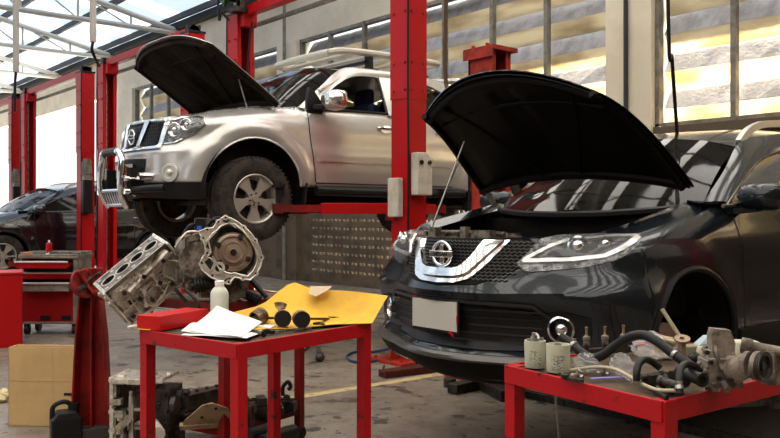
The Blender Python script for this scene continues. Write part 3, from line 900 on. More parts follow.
        # mirror
        M0 = V((sg*.99, 1.52, 1.15)); mb = MB()
        vs = []; nq = 14; sec = [(-.10, .55), (-.07, .85), (0, 1.0), (.05, .98), (.06, .9)]
        for dy, k in sec:
            for i in range(nq):
                a = 2*PI*i/nq; ca, sa = math.cos(a), math.sin(a)
                vs.append(M0 + V((.125*k*math.copysign(abs(ca)**.6, ca), dy, .078*k*math.copysign(abs(sa)**.6, sa))))
        fs = [tuple(range(nq-1, -1, -1)), tuple(range(4*nq, 5*nq))] + [(r*nq+i, r*nq+(i+1) % nq, (r+1)*nq+(i+1) % nq, (r+1)*nq+i) for r in range(4) for i in range(nq)]
        mb.add(vs, fs); mi = build('door_mirror', mb, paint, t, 60)
        mb = MB(); mb.bar(M0 + V((-sg*.02, .0, -.065)), (sg*.84, 1.50, 1.07), .10, .03); mb.bar((sg*.84, 1.42, 1.08), (sg*.845, 1.60, 1.10), .03, .05); build('mirror_arm', mb, M_BLK, mi, 0)
        mb = MB(); mb.prism([(.105*math.cos(2*PI*i/20), .062*math.sin(2*PI*i/20)) for i in range(20)], M0 + V((0, .061, 0)), (1,0,0), (0,0,1), (0, .003, 0)); build('mirror_glass', mb, M_CHROME, mi)
        # doors: shut lines and handle
        mb = MB()
        for y0, zt in ((1.46, 1.08), (2.62, 1.11), (3.55, 1.15)):
            pts = [(SU.arcy(y0 + (.04 if y0 < 2 else 0)*(1-k/8) + (.0 if y0 < 3 else -.25*max(0, .5-k/8)*1.6))*sg, lerp(.34, zt, k/8)) for k in range(9)]
            ribbon(mb, S1, pts, .010, -.004, .0015)
        build('door_gap', mb, M_BLK, t)
        for y0 in (2.35, 3.35):
            uu = SU.arcy(y0)*sg; mb = MB(); mb.tube(cat([S1(uu-.11*sg, .99, .01), S1(uu-.08*sg, .995, .035), S1(uu+.08*sg, .998, .035), S1(uu+.11*sg, 1.0, .01)], 4), .013, 8)
            build('door_handle', mb, M_CHROME, t)
        mb = MB(); us_ = [SU.arcy(y)*sg for y in (1.42, 2.0, 2.6, 3.2)]
        patch(mb, S1, [(x, .42) for x in us_], [(x, .27) for x in us_], 12, 3, -.002, .018); build('sill_cladding', mb, M_BLK, t)
    # ---- cabin interior
    mb = MB(); mb.b2((-.74, 1.35, .45), (.74, 4.3, .6)); mb.b2((-.72, 1.25, .6), (.72, 1.62, 1.06)); build('dashboard', mb, M_BLKM, t, smooth=0, bevel=.03)
    for x, y in ((-.36, 2.3), (.36, 2.3), (-.36, 3.2), (.36, 3.2)):
        mb = MB(); mb.box((x, y, .72), (.5, .5, .2)); mb.box((x, y+.28, 1.02), (.48, .14, .6), (-.22, 0, 0)); mb.box((x, y+.36, 1.40), (.26, .09, .18), (-.2, 0, 0)); build('seat', mb, M_BLK, t, bevel=.04)
    # ---- front end
    if detail:
        px = lambda pts, side=1: [S1.pix(a, b, side) for a, b in pts]
    else: px = None
    global SUV_F
    if detail:
        SUV_F = dict(
            hl_t=px([(543, 238), (560, 234.5), (600, 233), (637, 233.5)]), hl_b=px([(517, 264), (529, 272), (585, 267), (614, 260)]),
            plate=px([(435, 315)]), fog=px([(562, 329)]), v_out=px([(497, 240)])[0], emb=px([(442, 253)])[0])
    FT = SUV_F
    # grille mesh, honeycomb bars
    zt = .925
    gt = [(-.62, .915), (-.3, .928), (0, .93), (.3, .928), (.62, .915)]; gb = [(-.50, .80), (-.25, .70), (0, .685), (.25, .70), (.50, .80)]
    mb = MB(); patch(mb, S1, gt, gb, 30, 6, .002, .006); build('grille_backing', mb, M_BLKM, t)
    mb = MB()
    for r in range(12):
        z = .918 - r*.017; wl = lerp(.62, .38, r/11.0)
        for k in range(int(wl*2/.028)):
            u0 = -wl + .02 + k*.028 + (.014 if r % 2 else 0)
            ribbon(mb, S1, [(u0, z), (u0+.014, z-.0085)], .0032, .006, .012, sub=1); ribbon(mb, S1, [(u0+.014, z-.0085), (u0+.028, z)], .0032, .006, .012, sub=1)
    build('grille_mesh', mb, mat('gunmetal', (.06, .06, .06), .3, .8), t, 0)
    # chrome V
    def vy(k): return k
    mb = MB()
    fl = lambda L: [(-a, b) for a, b in L] + [(a, b) for a, b in reversed(L[:-1])]
    T_ = fl([(.375, .925), (.26, .82), (.19, .755), (.12, .738), (0, .735)])
    B_ = fl([(.265, .925), (.20, .84), (.145, .79), (.10, .778), (0, .775)])
    T2 = fl([(.41, .925), (.29, .80), (.21, .73), (.13, .705), (0, .70)])
    if 1:
        patch(mb, S1, T_, B_, 40, 3, .01, .040)
        patch(mb, S1, T2, T_, 40, 3, .004, .022)
    build('chrome_grille_surround', mb, M_CHROME, t, 30)
    # badge
    e = S1(0, .845, .035); mb = MB(); ring = [e + V((.068*math.cos(2*PI*i/28), 0, .062*math.sin(2*PI*i/28))) for i in range(28)]
    mb.tube(ring, .011, 8, closed=True); mb.box(e + V((0, -.006, 0)), (.175, .014, .034)); mb.box(e + V((0, .02, 0)), (.03, .05, .1)); bd = build('badge', mb, M_CHROME, t, bevel=.003)
    text_mesh('badge_lettering', 'NISSAN', .030, M_BLK, bd, Matrix.Translation(e + V((0, -.0145, -.001))) @ Matrix.Rotation(PI/2, 4, 'X'), .001)
    # lamps
    for sg in (1, -1):
        ht = [(sg*a, b) for a, b in FT['hl_t']]; hb = [(sg*a, b) for a, b in FT['hl_b']]
        mb = MB(); patch(mb, S1, ht, hb, 24, 8, -.03, .006); hl = build('headlamp', mb, mat('lamp housing', (.06, .06, .06), .2, .7, col2=(.26, .26, .26), scale=22), t)
        cen = V((sum(p[0] for p in ht+hb)/len(ht+hb), sum(p[1] for p in ht+hb)/len(ht+hb), 0))
        A = V((ht[0][0], ht[0][1], 0)); Bq = V((ht[-1][0], ht[-1][1], 0)); C_ = V((hb[0][0], hb[0][1], 0)); D_ = V((hb[-1][0], hb[-1][1], 0))
        def Q(a, b): p = A.lerp(Bq, a).lerp(C_.lerp(D_, a), b); return (p.x, p.y)
        mb = MB(); patch(mb, S1, [Q(.27, .14), Q(.6, .08), Q(.95, .12)], [Q(.18, .70), Q(.5, .78), Q(.84, .66)], 18, 6, .010, .014); build('lamp_well', mb, M_BLK, hl)
        mb = MB()
        for (a, b, r) in ((.40, .36, .052), (.66, .32, .038)):
            q = Q(a, b); c0 = S1(q[0], q[1], .013); c1 = S1(q[0], q[1], .035)
            ax = (c1-c0).normalized(); mb.lathe([(r, 0), (r, .010), (r*.82, .012), (r*.75, .004)], c0, ax, 20); mb.sphere(c0 + ax*.002, r*.62, 14, 8)
        build('reflector', mb, M_CHROME, hl)
        mb = MB(); ribbon(mb, S1, [Q(.03, .80), Q(.14, .30), Q(.24, .06)], .016, .006, .020); ribbon(mb, S1, [Q(.03, .86), Q(.5, .88), Q(.80, .78), Q(.98, .06)], .018, .006, .022)
        ribbon(mb, S1, [Q(.24, .05), Q(.6, .0), Q(.98, .02)], .010, .006, .020)
        build('running_light_strip', mb, M_LENS2, hl)
        mb = MB(); patch(mb, S1, ht, hb, 24, 6, .033, .036); build('lamp_lens', mb, M_LENS, hl)
        # fog lamp
        q = FT['fog'][0]; q = (sg*q[0], q[1])
        mb = MB(); patch(mb, S1, [(q[0]-sg*.17, q[1]+.05), (q[0], q[1]+.085), (q[0]+sg*.14, q[1]+.06)], [(q[0]-sg*.10, q[1]-.07), (q[0], q[1]-.07), (q[0]+sg*.14, q[1]-.04)], 12, 4, .0, .008); fg = build('fog_lamp_recess', mb, M_BLK, t)
        c0 = S1(q[0], q[1], .004); ax = (S1(q[0], q[1], .02)-c0).normalized()
        mb = MB(); mb.lathe([(.064, .0), (.066, .026), (.056, .032), (.050, .010)], c0, ax, 28); mb.sphere(c0, .036, 14, 8); build('fog_lamp', mb, M_CHROME, fg)
    # lower grille + lip
    mb = MB(); patch(mb, S1, [(-.66, .50), (-.5, .58), (0, .59), (.5, .58), (.66, .50)], [(-.56, .38), (-.3, .37), (0, .37), (.3, .37), (.56, .38)], 30, 5, .002, .010); build('lower_grille', mb, M_BLK, t)
    mb = MB()
    for z in (.41, .45, .49, .53, .57): ribbon(mb, S1, [(-.58, z), (0, z), (.58, z)], .008, .008, .016)
    ribbon(mb, S1, [(-.70, .50), (-.54, .605), (0, .612), (.54, .605), (.70, .50), (.62, .38)], .014, .004, .014)
    build('lower_grille_bar', mb, mat('gunmetal', (.06, .06, .06), .3, .8), t)
    mb = MB(); patch(mb, S1, [(-.95, .37), (-.6, .352), (0, .345), (.6, .352), (.95, .37)], [(-.93, .33), (-.6, .312), (0, .305), (.6, .312), (.93, .33)], 40, 3, .0, .02); build('bumper_lip', mb, mat('satin lip', (.10, .095, .09), .3, .6), t)
    mb = MB(); patch(mb, S1, [(-1.0, .335), (-.6, .318), (0, .30), (.6, .318), (1.0, .335)], [(-.98, .19), (0, .17), (.98, .19)], 40, 3, -.004, .006); build('lower_valance', mb, mat('matt valance', (.006, .0055, .005), .6, spec=.1), t)
    # plate
    pc = S1(-.02, .525, .0)
    mb = MB(); mb.box(pc + V((0, -.045, 0)), (.36, .012, .182)); pb = build('plate_holder', mb, M_BLK, t, bevel=.006)
    mb = MB(); mb.box(pc + V((0, -.053, .004)), (.34, .004, .152)); build('number_plate', mb, mat('blank grey plate', (.52, .50, .45), .5), pb, smooth=0)
    mb = MB(); mb.box(pc + V((-.155, -.053, .088)), (.03, .005, .008)); mb.box(pc + V((.13, -.053, -.086)), (.04, .005, .012), (0, .5, 0)); mb.box(pc + V((.172, -.053, -.01)), (.008, .005, .04)); build('red_tape', mb, M_DRED, pb, smooth=0)
    # ---- engine bay
    mb = MB(); mb.b2((-.70, .5, .50), (.70, 1.16, .56)); mb.b2((-.70, 1.10, .5), (.70, 1.18, 1.03)); mb.b2((-.72, .5, .5), (-.66, 1.2, .93)); mb.b2((.66, .5, .5), (.72, 1.2, .93)); mb.b2((-.44, .24, .5), (.44, .27, .90))
    bay = build('engine_bay', mb, M_BLKM, t, smooth=0)
    if opened:
        mb = MB(); mb.b2((-.42, .40, .56), (.30, .95, .84)); greeble(mb, (-.42, .40, .56), (.30, .95, .84), 60, 'ZyX', (.04, .12), (.01, .05), 4); build('engine', mb, M_DSTEEL, bay, 30)
        mb = MB(); mb.b2((.36, .5, .6), (.62, .85, .89)); mb.b2((-.66, .55, .6), (-.46, .8, .90)); build('air_box', mb, M_BLK, bay, bevel=.02)
        mb = MB(); mb.b2((-.46, .26, .895), (.46, .36, .93)); greeble(mb, (-.44, .26, .9), (.3, .36, .935), 34, 'Z', (.02, .07), (.006, .025), 9)
        mb.tube([(-.40, .28, .95), (-.1, .28, .955), (.22, .28, .95)], .012); mb.box((-.28, .25, .95), (.05, .05, .06)); mb.box((.1, .25, .945), (.14, .05, .045)); mb.box((-.05, .26, .955), (.04, .04, .06))
        build('radiator_support', mb, M_ALUD, bay, 30)
        for sg in (1, -1):
            A = []; B = []
            for k in range(12):
                y = lerp(.40, 1.30, k/11); uu = SU.arcy(y)*sg if y > .35 else sg*.8; p = S1(uu, suv_T(uu)); A.append(p); B.append(p + V((-sg*.07, 0, -.035)))
            mb = MB(); loft3(mb, A, B, 16, 2, 0, .006); build('wing_gutter', mb, paint, t)
        hood, HS = hood_panel(1.163, 1.201, .791, 40.5, 1.03, .242, .034, .08, .11, .003, paint, M_HOODU, t, ncut=2.02, wf=.852)
        mb = MB(); mb.tube([(-.66, .55, .93), HS(-.75, .55, -.03)], .006); build('bonnet_prop', mb, M_STEEL, t)
        mb = MB()
        for sg in (1, -1): mb.bar((sg*.66, 1.22, 1.03), HS(sg*.9, .02, -.02), .02, .035)
        build('bonnet_hinge', mb, M_STEEL, t)
    else:
        G = []
        for j in range(13):
            v = j/12; row = []
            for i in range(25):
                a = -1+2*i/24
                y0 = .13 + .30*abs(a)**2.0; y1 = 1.03 + .26*abs(a)**2; y = lerp(y0, y1, v); w_ = lerp(.66, .79, min(1, v*1.3))
                row.append(V((a*w_, y, lerp(.935, 1.075, v**.7) + .055*(1-abs(a)**2.2)*math.sin(PI*(v*.8+.1)) - 0*a)))
            G.append(row)
        mb = MB(); grid3(mb, G, -.01); build('bonnet', mb, paint, t)
    for i, (sg, y) in enumerate(((1, .95), (-1, .95), (1, 3.655), (-1, 3.655))):
        if i in wheels: make_wheel(t, 'wheel', (sg*.79, y, .355), .355, .225, sg, M_RIM, M_TYRE, 5)
        else:
            mb = MB(); mb.cyl((sg*.72, y, .33), (sg*.75, y, .33), .15, n=36); mb.cyl((sg*.74, y, .33), (sg*.80, y, .33), .07, n=24); mb.b2((sg*.6-.1, y-.05, .27), (sg*.6+.1, y+.05, .4))
            for k in range(5): a = 2*PI*k/5; mb.cyl((sg*.80, y+.05*math.cos(a), .33+.05*math.sin(a)), (sg*.825, y+.05*math.cos(a), .33+.05*math.sin(a)), .008, n=8)
            build('brake_disc', mb, M_CONV, t)
            mb = MB(); mb.box((sg*.73, y-.13, .38), (.09, .09, .18)); build('brake_caliper', mb, M_DSTEEL, t, bevel=.015)
    # tail lamps
    for sg in (1, -1):
        mb = MB(); us_ = [SU.arcy(y)*sg for y in (4.05, 4.3)] + [sg*(SU.L[-1]-.62)]
        patch(mb, S1, [(x, 1.10) for x in us_], [(x, .93) for x in us_], 10, 3, -.005, .012); build('tail_lamp', mb, M_DRED, t)
    return t
M_LENS2 = mat('bright lamp trim', (.85, .85, .83), .18, .7)
suv = build_suv(SUV_LOC, 0, M_NAVY, 'dark blue black SUV with raised bonnet and blank grey number plate', 'car', True, True, (2, 3))
build_suv(V((-15.9, 3.0, .30)), 0, M_BLACKP, 'black car with closed bonnet behind the tool cabinet at the left', 'car', False, False)
# ------------------------------------------------------------------ silver pickup
TL = V((-7.4, 2.92, 1.15))
TP = Shell([(0, .10), (.22, .115), (.42, .155), (.58, .23), (.72, .335), (.83, .47), (.895, .68), (.922, 1.0), (.925, 1.4), (.925, 3.0), (.92, 4.6), (.91, 5.05), (.86, 5.18), (.5, 5.21), (0, 5.22)],
    [(.30, .12), (.40, .04), (.50, -.0), (.76, -.01), (.795, .01), (.82, .05), (1.08, .11), (1.2, .20)],
    [(.40, .05), (.48, .015), (.62, .0), (.80, -.004), (.86, .006), (1.0, .004), (1.10, .02), (1.18, .045), (1.26, .08)], TL, .5, 1.0)
def tk_T(u):
    y = TP.base(u)[0].y
    if abs(TP.base(u)[0].x) < .7 and y > 3: return 1.22
    return pl([(0, 1.06), (.06, 1.06), (.2, 1.08), (.5, 1.13), (1.0, 1.20), (1.4, 1.215), (2.5, 1.22), (3.5, 1.24), (5.2, 1.26)], y)
def tk_B(u):
    p = TP.base(u)[0]; y = p.y
    b = .48 if y < .45 else .46
    if abs(p.x) < .6: return .48 if y < 2 else .5
    for yc in (.91, 4.11):
        d = abs(y-yc)
        if d < .47: b = max(b, .42 + math.sqrt(max(.47**2-d*d, 0)))
    if y <= .44: b = max(b, .48)
    return b
class TkSurf:
    def __init__(s): s.o = TP.o; s.grid = None
    base = lambda s, u: TP.base(u)
    def __call__(s, u, z, off=0.0):
        y = TP.base(u)[0].y; ext = 0
        T = tk_T(u); k = max(0, z-(T-.14))/.14
        if .15 < y < 1.5: ext += .15*k**2.0*min(1, (y-.15)/.25)*min(1, (1.5-y)/.25)
        for yc in (.91, 4.11):
            d = math.hypot(y-yc, z-.42)
            if abs(d-.54) < .10: ext -= .028*(1-(abs(d-.54)/.10)**2)
        return TP(u, z, off-ext)
    pix = Shell.pix
S2 = TkSurf()
US = []; u = 0
while u < TP.L[-1]:
    US.append(u); y = TP.base(u)[0].y
    near = min(abs(y-.44), abs(y-1.38), abs(y-3.64), abs(y-4.58))
    u += .015 if near < .07 else .04
US.append(TP.L[-1]); US = [-x for x in reversed(US[1:])] + US
t = thing('pickup_truck', 'silver double cab pickup raised on the red lift with bonnet open', 'pickup truck', TL)
mb = MB(); shell_mesh(mb, S2, US, tk_T, tk_B, 22)
o = build('body_shell', mb, M_SILVER, t, 32); sol = o.modifiers.new('thick', 'SOLIDIFY'); sol.thickness = .012; sol.offset = -1
for yc in (.91, 4.11):
    for sg in (1, -1):
        mb = arch_liner(sg, yc, .42, .49, .895, .47); build('wheel_arch_liner', mb, M_BLKM, t)
mb = MB()
for x in (-.42, .42): mb.b2((x-.05, .5, .34), (x+.05, 5.0, .46))
for y in (.7, 1.5, 2.5, 3.4, 4.8): mb.b2((-.42, y-.05, .36), (.42, y+.05, .44))
mb.b2((-.85, 1.5, .44), (.85, 3.55, .52)); mb.b2((-.45, .5, .40), (.45, 1.5, .55)); mb.b2((-.8, 3.6, .60), (.8, 5.15, .66))
build('chassis', mb, M_BLKM, t, smooth=0)
mb = MB(); mb.tube([(-.1, 1.2, .33), (-.1, 3.8, .30)], .045); mb.sphere((0, 4.11, .30), .14); mb.cyl((-.7, 4.11, .30), (.7, 4.11, .30), .045); mb.b2((-.3, 1.4, .25), (.1, 2.1, .42)); mb.cyl((-.7, .91, .34), (.7, .91, .34), .04); mb.tube([(.3, 1.5, .3), (.3, 3.2, .3), (.35, 4.9, .35)], .035)
build('drivetrain', mb, M_DSTEEL, t)
for sg in (1, -1):
    mb = MB(); mb.tube([(sg*.93, 1.55, .43), (sg*.95, 2.5, .42), (sg*.93, 3.5, .43)], .045, 10); mb.b2((min(sg*.80, sg*.93), 1.9, .40), (max(sg*.80, sg*.93), 1.96, .44)); mb.b2((min(sg*.80, sg*.93), 3.1, .40), (max(sg*.80, sg*.93), 3.16, .44)); build('side_step', mb, M_BLK, t)
    mb = MB(); mb.box((sg*.83, 1.43, .40), (.22, .02, .36), (-.1, 0, 0)); build('mud_flap', mb, M_RUB, t)
# glasshouse
f = sidep(.875, .66, 1.19, 1.66, 1.25)
cowl = [(0, 1.14, 1.17), (.32, 1.17, 1.175), (.60, 1.27, 1.185), (.79, 1.44, 1.20)]
rtop = [(0, 1.84, 1.715), (.28, 1.86, 1.71), (.50, 1.93, 1.69), (.655, 2.05, 1.655)]
mb = MB(); loft3(mb, full(cowl), full(rtop), 28, 10, .03, .006, (0, -.6, .8)); build('windscreen', mb, M_GLASS, t)
mb = MB(); mb.tube([p + V((0, -.03, 0)) for p in resamp(full(cowl), 30)], .03, 6); build('cowl_trim', mb, M_BLK, t)
rows = []; roof_e = [(2.05, 1.655), (2.4, 1.685), (3.0, 1.69), (3.42, 1.655), (3.52, 1.60)]
for k in range(13):
    tt = k/12; y = lerp(2.05, 3.52, tt); e = pl(roof_e, y); yc0 = lerp(1.84, 3.54, tt); row = []
    for i in range(21):
        a = -1 + 2*i/20; row.append(V((a*.655, lerp(yc0, y, abs(a)**2.2), e + .06*(1-abs(a)**2.6))))
    rows.append(row)
mb = MB(); grid3(mb, rows, .012); build('roof', mb, M_SILVER, t)
mb = MB(); loft3(mb, [V((x, 3.53, 1.60)) for x in (-.60, 0, .60)], [V((x, 3.60, 1.26)) for x in (-.70, 0, .70)], 8, 3, 0, .008); build('rear_window', mb, M_GLASS, t)
for sg in (1, -1):
    F_ = lambda y, z, off=0: f(y, z, off, sg)
    # window openings as frames: pillar strips
    def strip(A, B, th=.025, n=16): 
        loft3(mb, A, B, n, 3, 0, th)
    mb = MB()
    outer = [V((sg*.79, 1.44, 1.20)), V((sg*.735, 1.74, 1.43)), V((sg*.655, 2.05, 1.655)), V((sg*.655, 2.4, 1.685)), V((sg*.655, 3.0, 1.69)), V((sg*.655, 3.42, 1.655)), V((sg*.665, 3.52, 1.60))]
    inner = [F_(1.62, 1.19), F_(1.80, 1.40), F_(2.10, 1.575), F_(2.4, 1.62), F_(3.0, 1.62), F_(3.25, 1.57), F_(3.36, 1.5)]
    A = resamp(cat(outer, 4), 36); B = resamp(cat(inner, 4), 36); loft3(mb, A, B, 36, 4, .012, .03, (sg*.8, 0, .6))
    loft3(mb, [F_(2.47, 1.20), F_(2.49, 1.64)], [F_(2.66, 1.20), F_(2.66, 1.64)], 6, 2, 0, .03)          # B pillar
    loft3(mb, [F_(3.33, 1.20), F_(3.36, 1.52), F_(3.36, 1.60)], [F_(3.60, 1.22), F_(3.56, 1.5), F_(3.52, 1.62)], 8, 3, 0, .03)   # C pillar
    loft3(mb, [F_(1.44, 1.19), F_(2.5, 1.20), F_(3.6, 1.24)], [F_(1.62, 1.215, 0), F_(2.5, 1.235), F_(3.5, 1.265)], 16, 2, 0, .03)
    build('cab_pillar', mb, M_SILVER, t)
    mb = MB(); A = []; B = []
    for y in [1.42 + .15*k for k in range(15)]:
        uu = TP.arcy(y)*sg; A.append(S2(uu, tk_T(uu))); B.append(F_(y, 1.20 + .012*(y-1.4), -.01))
    loft3(mb, A, B, 30, 2, 0, .008); build('belt_line', mb, M_SILVER, t)
    mb = MB(); mb.tube(cat([F_(1.66, 1.40, .02), F_(1.86, 1.50, .022), F_(2.12, 1.622, .02), F_(2.3, 1.645, .02), F_(2.47, 1.648, .02)], 5), .016, 6)
    build('rain_visor', mb, M_SILVER, t)
    mb = MB(); mb.tube([F_(1.60, 1.205, .006), F_(2.0, 1.222, .008), F_(2.47, 1.232, .008)], .012, 6); mb.tube([F_(2.66, 1.235, .006), F_(3.34, 1.265, .006)], .012, 6)
    mb.tube(cat([F_(1.62, 1.21, .004), F_(1.81, 1.405, .004), F_(2.11, 1.57, .004), F_(2.46, 1.615, .004), F_(2.46, 1.23, .004)], 5), .010, 6); build('window_seal', mb, M_BLK, t)
    mb = MB(); loft3(mb, [F_(2.66, 1.25, -.015), F_(3.36, 1.27, -.015)], [F_(2.66, 1.62, -.015), F_(3.33, 1.56, -.015)], 6, 3, 0, .005); build('side_window', mb, M_GLASS, t)
    # mirror
    M0 = V((sg*1.04, 1.69, 1.285)); mb = MB(); vs = []; nq = 18
    for dy, k in [(-.115, .5), (-.09, .78), (-.03, 1.0), (.04, 1.0), (.055, .93)]:
        for i in range(nq):
            a = 2*PI*i/nq; ca, sa = math.cos(a), math.sin(a)
            vs.append(M0 + V((.135*k*math.copysign(abs(ca)**.65, ca), dy, .095*k*math.copysign(abs(sa)**.6, sa))))
    fs = [tuple(range(nq-1, -1, -1)), tuple(range(4*nq, 5*nq))] + [(r*nq+i, r*nq+(i+1) % nq, (r+1)*nq+(i+1) % nq, (r+1)*nq+i) for r in range(4) for i in range(nq)]
    mb.add(vs, fs); mi = build('door_mirror', mb, mat('mirror chrome', (.75, .73, .69), .16, .9), t, 60)
    mb = MB(); mb.prism([(0, -.06), (.17, -.06), (.20, .02), (.09, .15), (.02, .19), (0, .05)], V((sg*.84, 1.48, 1.22)), (0, 1, 0), (0, 0, 1), (sg*.05, 0, 0)); mb.bar((sg*.88, 1.56, 1.22), (sg*.97, 1.62, 1.22), .09, .05); build('mirror_arm', mb, M_BLK, mi, 30, bevel=.01)
    # door gaps, handle, molding
    mb = MB()
    yf = [(1.56, .48), (1.54, .62), (1.51, .80), (1.48, 1.0), (1.48, 1.19)]
    ribbon(mb, S2, [(TP.arcy(y)*sg, z) for y, z in yf], .010, -.004, .0015)
    ribbon(mb, S2, [(TP.arcy(2.60)*sg, z) for z in (.50, .8, 1.0, 1.2)], .010, -.004, .0015)
    ribbon(mb, S2, [(TP.arcy(y)*sg, z) for y, z in ((3.30, .55), (3.45, .8), (3.5, 1.0), (3.5, 1.22))], .010, -.004, .0015)
    ribbon(mb, S2, [(TP.arcy(3.60)*sg, z) for z in (.50, .8, 1.0, 1.23)], .016, -.004, .0015)
    ribbon(mb, S2, [(TP.arcy(y)*sg, .502) for y in (1.56, 2.2, 2.9, 3.35)], .012, -.004, .0015)
    build('door_gap', mb, M_BLK, t)
    mb = MB(); ribbon(mb, S2, [(TP.arcy(y)*sg, .735) for y in (1.58, 2.0, 2.56)], .055, -.001, .012); ribbon(mb, S2, [(TP.arcy(y)*sg, .735) for y in (2.64, 3.0, 3.38)], .055, -.001, .012); build('door_moulding', mb, M_SILVER, t)
    for y0 in (2.42, 3.22):
        uu = TP.arcy(y0)*sg; mb = MB()
        mb.prism([(.075*math.cos(2*PI*i/20), .04*math.sin(2*PI*i/20)) for i in range(20)], S2(uu, 1.065, .001), (0, 1, 0), (0, 0, 1), (sg*.006, 0, 0))
        mb.tube(cat([S2(uu-.11*sg, 1.07, .008), S2(uu-.08*sg, 1.075, .035), S2(uu+.08*sg, 1.075, .035), S2(uu+.11*sg, 1.07, .008)], 4), .016, 8)
        build('door_handle', mb, M_CHROME, t)
    # arch lip
    mb = MB()
    for yc in (.91, 4.11):
        pts = []
        for k in range(25):
            a = math.radians(14) + (PI - math.radians(20))*k/24; y = yc - .472*math.cos(a); z = .42 + .472*math.sin(a); pts.append(S2(TP.arcy(y)*sg, z, .003))
        mb.tube(pts, .010, 6)
    build('wheel_arch_lip', mb, M_SILVER, t)
# interior
mb = MB(); mb.b2((-.78, 1.5, .52), (.78, 3.5, .60)); mb.b2((-.76, 1.40, .6), (.76, 1.72, 1.17)); build('dashboard', mb, M_BLKM, t, smooth=0, bevel=.03)
mb = MB(); mb.tube([V((.38 + .17*math.cos(2*PI*i/24), 1.86 + .06*math.sin(2*PI*i/24), 1.08 + .16*math.sin(2*PI*i/24))) for i in range(24)], .015, 8, closed=True); build('steering_wheel', mb, M_BLK, t)
for x, y in ((-.38, 2.15), (.38, 2.15), (0, 3.05)):
    w_ = .5 if x else 1.25
    mb = MB(); mb.box((x, y, .80), (w_, .5, .22)); mb.box((x, y+.32, 1.08), (w_, .15, .58), (-.2, 0, 0)); mb.box((x, y+.40, 1.45), (.26 if x else .9, .1, .18), (-.15, 0, 0)); build('seat', mb, M_BLUE if x else M_BLKM, t, bevel=.04)
# bed
mb = MB(); mb.b2((-.80, 3.66, .66), (.80, 5.14, .72)); mb.b2((-.86, 3.64, .66), (-.78, 5.14, 1.25)); mb.b2((.78, 3.64, .66), (.86, 5.14, 1.25)); mb.b2((-.8, 3.64, .66), (.8, 3.70, 1.26)); build('load_bed', mb, M_SILVER, t, smooth=0, bevel=.01)
mb = MB(); mb.tube(cat([(-.80, 3.75, 1.25), (-.72, 3.72, 1.62), (-.5, 3.72, 1.74), (.5, 3.72, 1.74), (.72, 3.72, 1.62), (.80, 3.75, 1.25)], 5), .035, 8); build('roll_bar', mb, M_SILVER, t)
# roof rack
mb = MB()
for sg in (1, -1):
    mb.tube(cat([(sg*.50, 2.02, 1.86), (sg*.60, 2.12, 1.87), (sg*.62, 2.6, 1.885), (sg*.62, 3.3, 1.885), (sg*.60, 3.42, 1.88)], 5), .038, 10)
mb.tube(cat([(-.50, 2.02, 1.86), (0, 1.99, 1.86), (.50, 2.02, 1.86)], 5), .040, 10); mb.tube([(-.60, 3.42, 1.88), (.60, 3.42, 1.88)], .038, 10)
rk = build('roof_rack', mb, mat('rack enamel', (.56, .53, .46), .4, .3), t)
mb = MB()
for y in (2.25, 2.5, 2.75, 3.0, 3.25): mb.box((0, y, 1.87), (1.2, .09, .02))
build('rack_slat', mb, mat('rack enamel', (.56, .53, .46), .4, .3), rk)
mb = MB()
for y in (2.45, 3.15):
    for sg in (1, -1): mb.bar((sg*.60, y, 1.70), (sg*.59, y, 1.86), .05, .08); mb.box((sg*.625, y, 1.70), (.06, .16, .05))
    mb.bar((-.6, y, 1.80), (.6, y, 1.80), .05, .03)
build('rack_foot', mb, M_BLK, rk)
# bonnet
hood, HS = hood_panel(1.238, 1.231, .82, 33.7, 1.06, .208, .033, .009, .07, 0, M_SILVER, M_HOODS, t, ncut=3.1, wf=1.0)
mb = MB(); mb.tube([(.70, .95, 1.16), HS(.80, .42, -.03)], .007); build('bonnet_prop', mb, M_STEEL, t)
mb = MB(); mb.b2((-.66, .6, .60), (.66, 1.35, .66)); mb.b2((-.74, 1.28, .6), (.74, 1.36, 1.14)); mb.b2((-.74, .62, .6), (-.68, 1.3, 1.05)); mb.b2((.68, .62, .6), (.74, 1.3, 1.05)); mb.b2((-.42, .28, .6), (.42, .32, 1.0)); mb.b2((-.4, .4, .6), (.4, 1.2, 1.0)); build('engine_bay', mb, M_BLKM, t, smooth=0, bevel=.01)
# wheels
for sg, y in ((1, .91), (-1, .91), (1, 4.11), (-1, 4.11)):
    make_wheel(t, 'wheel', (sg*.80, y, .345), .385, .255, sg, M_RIM, M_TYRE, 5, rimr=.575)
mb = MB()
for y in (.91, 4.11):
    for sg in (1, -1): mb.tube([V((sg*.66 + .055*math.cos(a*.7), y + .055*math.sin(a*.7), .42 + a*.012)) for a in range(0, 36)], .012, 6); mb.cyl((sg*.66, y, .38), (sg*.62, y, .92), .03)
build('suspension', mb, M_DSTEEL, t)
